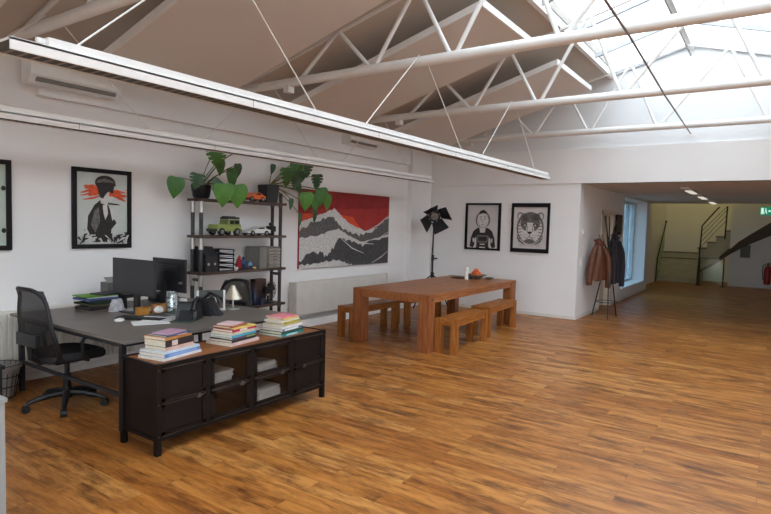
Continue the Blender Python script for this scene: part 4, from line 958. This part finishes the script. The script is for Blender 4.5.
MB().box(-.095, .095, -.08, .08, .2402, .244).build('soil', M('#33261d', .9), p2, smooth=False)
B2 = Vector((5.585, 5.80, ST[0])); O = Vector((.05, 0, .24))
for (x, y, z, w, l, tip, m, sp) in ((5.57, 5.70, 2.40, .08, .13, (-.2, 0, -1), LEAFD, 0), (5.85, 5.72, 2.36, .22, .24, (.1, 0, -1), LEAF, 1), (6.04, 5.68, 2.34, .23, .23, (-.3, 0, -1), LEAFD, 0), (6.12, 5.74, 2.55, .24, .22, (.3, 0, -1), LEAF, 1), (6.28, 5.74, 2.48, .2, .2, (.2, 0, -1), LEAFD, 1), (6.00, 5.70, 2.50, .15, .2, (-.3, 0, -1), LEAF, 0), (6.42, 5.66, 2.32, .20, .2, (.1, 0, -1), LEAFD, 1), (6.15, 5.62, 2.03, .24, .24, (.1, 0, -1), LEAFB, 0), (6.36, 5.62, 2.02, .2, .22, (.1, 0, -1), LEAF, 0), (6.48, 5.62, 2.12, .22, .24, (.1, 0, -1), LEAF, 0), (6.66, 5.66, 2.03, .16, .22, (.2, 0, -1), LEAFB, 0), (5.95, 5.72, 1.95, .08, .15, (0, 0, -1), LEAFD, 0), (6.06, 5.7, 2.17, .11, .14, (.5, 0, -1), LEAFD, 0), (6.44, 5.70, 1.82, .08, .22, (.05, 0, -1), LEAFD, 0), (6.17, 5.74, 1.74, .06, .2, (-.05, 0, -1), LEAFD, 0)):
    q = Vector((x, y, z))-B2; leaf(p2, q, w, l, tip, m, sp); stem(p2, O+Vector((random.uniform(-.05, .05), 0, 0)), q, .06)

# ------------------------------------------------------------------ dining table, benches
tb = thing('dining_table', 'long reddish brown solid wood dining table', 'table', (6.26, 3.575, 0))
TL, TW, TH, LG = 2.93, 1.21, .75, .15
MB().box(LG*.9, TL-LG*.9, .004, TW-.004, TH-.04, TH).box(0, LG, LG, TW-LG, TH-.04, TH).box(TL-LG, TL, LG, TW-LG, TH-.04, TH).build('tabletop', TABLEW, tb, bev=.003)
for x in (0, TL-LG):
    for y in (0, TW-LG): MB().box(x-.004, x+LG+.002, y-.004, y+LG+.004, 0, TH+.001).build('leg', TABLEV, tb, bev=.004)
MB().box(LG, TL-LG, .02, .05, TH-.11, TH-.04).box(LG, TL-LG, TW-.05, TW-.02, TH-.11, TH-.04).box(.02, .05, LG, TW-LG, TH-.11, TH-.04).box(TL-.05, TL-.02, LG, TW-LG, TH-.11, TH-.04).build('apron', TABLEW, tb, bev=.002)
MB().cyl((.075, -.0065, TH-.06), (.075, -.003, TH-.06), .014, n=14).build('bolt_plug', M('#2a150c', .6), tb)
def bench(loc, rz, label):
    b = thing('wooden_bench', label, 'bench', loc, rz, 'wooden benches around the dining table'); l, w, h, g = 1.12, .30, .45, .085
    rg = []
    MB().box(g*.8, l-g*.8, .002, w-.002, h-.035, h-.004).box(0, g, g, w-g, h-.035, h-.004).box(l-g, l, g, w-g, h-.035, h-.004).build('seat', BENCHW, b, bev=.003)
    for x in (0, l-g):
        for y in (0, w-g): MB().box(x, x+g, y, y+g, 0, h).build('leg', BENCHV, b, bev=.004)
    MB().box(g, l-g, .015, .04, h-.10, h-.035).box(g, l-g, w-.04, w-.015, h-.10, h-.035).box(.02, .045, g, w-g, h-.09, h-.035).box(l-.045, l-.02, g, w-g, h-.09, h-.035).build('apron', BENCHW, b, bev=.002)
    return b
b0 = bench((6.43, 3.26, 0), R(3.5), 'light brown bench at the near end of the table, camera side')
dup(b0, (7.80, 3.42, 0), R(1), 'brown bench at the far end of the table, camera side')
dup(b0, (6.37, 4.86, 0), R(-2), 'brown bench on the wall side of the table, near end')
dup(b0, (7.80, 4.84, 0), R(0), 'brown bench on the wall side of the table, far end')
t = thing('pillar_candle', 'white pillar candle standing on the dining table', 'candle', (8.62, 4.22, TH+.001), 0)
MB().lathe([(.031, 0), (.032, .004), (.032, .20), (.028, .208), (.012, .203)], n=18).build('wax', M('#e9e6da', .5), t); MB().cyl((0, 0, .2), (0, 0, .222), .002, n=6).build('wick', BLACK, t)
t = thing('fruit_bowl', 'shallow grey bowl on the dining table', 'bowl', (8.90, 4.17, TH+.001), 0)
MB().lathe([(.06, 0), (.07, .008), (.13, .045), (.185, .065), (.19, .07), (.18, .072), (.125, .052), (.06, .016)], n=26).build('bowl_body', M('#77736c', .5, 0, .15), t)
for i, (dx, dy, dz) in enumerate(((-.05, -.02, .075), (.035, -.03, .075), (.0, .05, .08), (-.01, .0, .13), (.07, .04, .085))):
    o = thing('orange', 'orange fruit in the bowl, %s' % ('left front', 'right front', 'at the back', 'topmost', 'right back')[i], 'fruit', (8.90+dx, 4.17+dy, TH+dz+.005), 0, 'oranges in the bowl')
    MB().ball((0, 0, 0), .045, (1, 1, .94)).build('peel', M('#d9622b', .5, 0, .18, 20, .2), o); MB().cyl((0, 0, .041), (0, 0, .048), .005, n=6).build('stalk', M('#4d5a2a', .6), o)
t = thing('dark_saucer', 'flat dark dish behind the candle on the table', 'dish', (8.74, 4.42, TH+.001), 0)
MB().lathe([(.06, 0), (.13, .012), (.135, .018), (.12, .016), (.05, .006)], n=22).build('dish_body', M('#2f2a28', .5), t)
t = thing('grey_pebble_dish', 'small grey dish right of the fruit bowl', 'dish', (9.02, 3.98, TH+.001), 0)
MB().lathe([(.04, 0), (.075, .02), (.078, .026), (.07, .024), (.035, .006)], n=18).build('dish_body', M('#6b6a60', .5), t)
t = thing('dark_jar', 'little dark green jar beside the candle', 'jar', (8.74, 4.22, TH+.001), 0)
MB().lathe([(.025, 0), (.03, .01), (.03, .06), (.02, .075)], n=14).build('jar_body', M('#2c3a38', .3), t); MB().cyl((0, 0, .0755), (0, 0, .09), .021, n=14).build('jar_lid', BLACK, t)

# ------------------------------------------------------------------ studio lamp on stand
sl = thing('studio_spotlight', 'black studio spotlight with barn doors on a tripod stand', 'spotlight', (9.72, 5.50, 0), 0)
for k in range(3):
    a = 2*PI*k/3+.5; MB().tube([(.02*math.cos(a), .02*math.sin(a), .66), (.12*math.cos(a), .12*math.sin(a), .60), (.40*math.cos(a), .40*math.sin(a), .02)], .013, 8).build('leg', BLACK, sl)
MB().cyl((0, 0, .3), (0, 0, 1.0), .018).cyl((0, 0, 1.0), (0, 0, 1.62), .013).build('pole', BLACK, sl)
MB().cyl((0, 0, .62), (0, 0, .72), .035).cyl((0, 0, .95), (0, 0, 1.06), .03).cyl((.02, -.02, .99), (.07, -.06, .99), .015).build('collar', BLACKM, sl)
F = Matrix.Translation((0, 0, 1.835)) @ Matrix.Rotation(R(222), 4, 'Z') @ Matrix.Rotation(R(24), 4, 'Y')     # local +x = beam axis
h = MB(); h.cyl((-.17, 0, 0), (.06, 0, 0), .095, .115, 24); h.cyl((-.20, 0, 0), (-.17, 0, 0), .06, .095, 20); h.xf(F).build('lamp_head', BLACKM, sl)
h = MB(); h.ball((.045, 0, 0), .09, (.35, 1, 1), 20, 10); h.xf(F).build('lens', M('#8d8c8a', .15, .2, .1), sl)
h = MB(); h.tube([(-.05, -.13, 0), (-.05, -.14, -.1), (-.05, -.05, -.19), (-.05, .05, -.19), (-.05, .14, -.1), (-.05, .13, 0)], .010, 8); h.xf(F).build('yoke', M('#7a7672', .4, .5), sl)
for ax, (wi, ln) in ((45, (.13, .24)), (135, (.13, .24)), (225, (.13, .24)), (315, (.13, .24))):
    h = MB(); h.prism([(.05, .105, -wi*.8), (.05, .105, wi*.8), (.05+ln*.72, .105+ln*.70, wi*1.2), (.05+ln*.72, .105+ln*.70, -wi*1.2)], (.004, -.003, 0))
    h.xf(F @ Matrix.Rotation(R(ax-90-14), 4, 'X')).build('barn_door', BLACK, sl, smooth=False)
h = MB()
for k in range(4): h.box(.05, .065, -.02, .02, .10, .125, Matrix.Rotation(R(90*k-14+45), 4, 'X'))
h.xf(F).build('hinge_clip', SILVER, sl, smooth=False)
MB().tube([(.0, .0, 1.66), (.06, .05, 1.3), (.05, .06, .9), (.03, .05, .4), (.1, .2, .012)], .006, 6).build('power_cord', BLACK, sl)

# ------------------------------------------------------------------ coat rack with coats
cr = thing('coat_rack', 'black tripod coat rack in front of the hall wall', 'coat rack', (11.12, 2.53, 0), 0)
for k, a in enumerate((200, 330, 80)):
    c, s_ = math.cos(R(a)), math.sin(R(a))
    MB().tube([(.27*c, .27*s_, 0), (.02*c, .02*s_, 1.25), (-.14*c, -.14*s_, 1.90)], .012, 8).build('rod', BLACK, cr)
MB().cyl((0, 0, 1.22), (0, 0, 1.30), .035).build('hub', BLACK, cr)
f = MB()
for a in range(0, 360, 60): f.tube([(.03*math.cos(R(a)), .03*math.sin(R(a)), 1.26), (.12*math.cos(R(a)), .12*math.sin(R(a)), 1.38), (.20*math.cos(R(a)), .20*math.sin(R(a)), 1.55)], .009, 6)
f.build('hook', BLACK, cr)
MB().tube([(.20*math.cos(R(a)), .20*math.sin(R(a)), .30) for a in range(0, 360, 20)], .007, 6, True).build('ring', BLACK, cr)
def garment(name, label, loc, rz, mat, rows, sleeves, extra, seed):
    g = thing(name, label, 'jacket', loc, rz); rr = random.Random(seed); n = 36; ph = [rr.uniform(0, 6) for _ in range(6)]
    rings = []
    for z, rx, ry in rows:
        ring = []
        for i in range(n):
            a = 2*PI*i/n; k = 1+.07*math.sin(5*a+ph[0]+z*3)+.05*math.sin(9*a+ph[1]-z*5)+.03*math.sin(14*a+ph[2])
            ring.append((rx*k*math.cos(a), ry*k*math.sin(a), z+.012*math.sin(4*a+ph[3])))
        rings.append(ring)
    MB().loft(rings).build('jacket_body', mat, g)
    for pts, rad in sleeves: MB().tube(pts, rad, 12).build('sleeve', mat, g)
    for nm, fn, m2 in extra: fn(MB()).build(nm, m2, g)
    return g
LEATH = M('#5c2f16', .45, 0, .3, 9, .35, name='brown_leather'); DARKC = M('#1f1a20', .8, 0, .3, 12, .3, name='dark_cloth')
garment('leather_jacket', 'brown leather jacket hanging on the left of the coat rack', (11.0, 2.69, 0), R(-30), LEATH,
        [(.72, .17, .11), (.70, .21, .13), (.85, .20, .13), (1.0, .18, .12), (1.12, .155, .11), (1.25, .12, .09), (1.36, .075, .06), (1.43, .05, .05), (1.47, .035, .035)],
        [([(-.10, -.02, 1.30), (-.18, -.04, 1.12), (-.235, -.05, .90), (-.25, -.05, .72), (-.24, -.05, .62)], [.05, .065, .062, .055, .05]), ([(.10, -.05, 1.30), (.15, -.10, 1.1), (.16, -.12, .85), (.15, -.12, .62), (.14, -.12, .56)], [.05, .062, .06, .052, .048])],
        [('collar', lambda b: b.tube([(-.06, -.05, 1.40), (0, -.075, 1.36), (.06, -.05, 1.40), (.05, .05, 1.44), (-.05, .05, 1.44)], .022, 8, True), M('#6e3a22', .5, 0, .2)), ('zip', lambda b: b.tube([(0, -.10, 1.30), (.0, -.135, 1.0), (.01, -.145, .72)], .005, 6), M('#3a2a22', .4, .4))], 2)
garment('dark_coat', 'long dark coat hanging on the right of the coat rack', (11.30, 2.47, 0), R(-35), DARKC,
        [(.66, .12, .10), (.64, .15, .11), (.8, .15, .11), (1.0, .145, .11), (1.15, .135, .105), (1.3, .12, .095), (1.42, .09, .075), (1.52, .055, .05), (1.57, .035, .035)],
        [([(.07, -.02, 1.42), (.13, -.05, 1.2), (.15, -.06, .95), (.15, -.06, .62), (.15, -.06, .58)], [.045, .058, .055, .048, .045]), ([(-.07, -.04, 1.42), (-.10, -.09, 1.2), (-.10, -.11, .95), (-.09, -.11, .68), (-.09, -.11, .64)], [.045, .056, .052, .046, .043])],
        [('collar', lambda b: b.tube([(-.05, -.045, 1.50), (0, -.07, 1.46), (.05, -.045, 1.50), (.04, .045, 1.54), (-.04, .045, 1.54)], .02, 8, True), M('#151318', .8))], 6)

# ------------------------------------------------------------------ light, camera, view
w = bpy.data.worlds.new('sky'); bpy.context.scene.world = w; w.use_nodes = True; nt = w.node_tree; nt.nodes.clear()
o = nt.nodes.new('ShaderNodeOutputWorld'); bg = nt.nodes.new('ShaderNodeBackground'); nt.links.new(bg.outputs[0], o.inputs[0])
tc = nt.nodes.new('ShaderNodeTexCoord'); sx = nt.nodes.new('ShaderNodeSeparateXYZ'); nt.links.new(tc.outputs['Generated'], sx.inputs[0])
nt.links.new(ramp(nt, sx.outputs[2], [(0, (.16, .15, .13, 1)), (.02, (.62, .68, .72, 1)), (.5, (.90, .96, 1.0, 1))]), bg.inputs[0])
bg.inputs[1].default_value = 6.5
def area(name, loc, rot, sx, sy, power, col):
    l = bpy.data.lights.new(name, 'AREA'); l.shape = 'RECTANGLE'; l.size = sx; l.size_y = sy; l.energy = power; l.color = col
    ob = bpy.data.objects.new(name, l); C.objects.link(ob); ob.location = loc; ob.rotation_euler = rot; return ob
area('stairwell_lamp', (19.3, 2.2, 4.2), (0, R(-62), 0), .4, 1.2, 8, (1.0, .88, .36))

def cam():
    f, yaw, pitch, roll = 568.622, .5979236, -.0587290, .0266423
    cy, sy, cp, sp = math.cos(yaw), math.sin(yaw), math.cos(pitch), math.sin(pitch)
    fw = Vector((cp*cy, cp*sy, sp)); r = Vector((sy, -cy, 0)); u = r.cross(fw)
    r2 = r*math.cos(roll)+u*math.sin(roll); u2 = u*math.cos(roll)-r*math.sin(roll)
    m = Matrix((r2, u2, -fw)).transposed().to_4x4(); m.translation = (0, 0, 1.65)
    c = bpy.data.cameras.new('camera'); c.sensor_width = 36; c.lens = f/771*36; c.clip_start = .05; c.clip_end = 200
    ob = bpy.data.objects.new('camera', c); C.objects.link(ob); ob.matrix_world = m; bpy.context.scene.camera = ob
cam()
sc = bpy.context.scene
sc.view_settings.view_transform = 'Standard'; sc.view_settings.look = 'None'; sc.view_settings.exposure = .50; sc.view_settings.gamma = 1; sc.view_settings.use_curve_mapping = False
try:
    sc.cycles.use_denoising = True; sc.cycles.max_bounces = 10; sc.cycles.diffuse_bounces = 8; sc.cycles.transparent_max_bounces = 16; sc.cycles.sample_clamp_indirect = 6
except Exception: pass
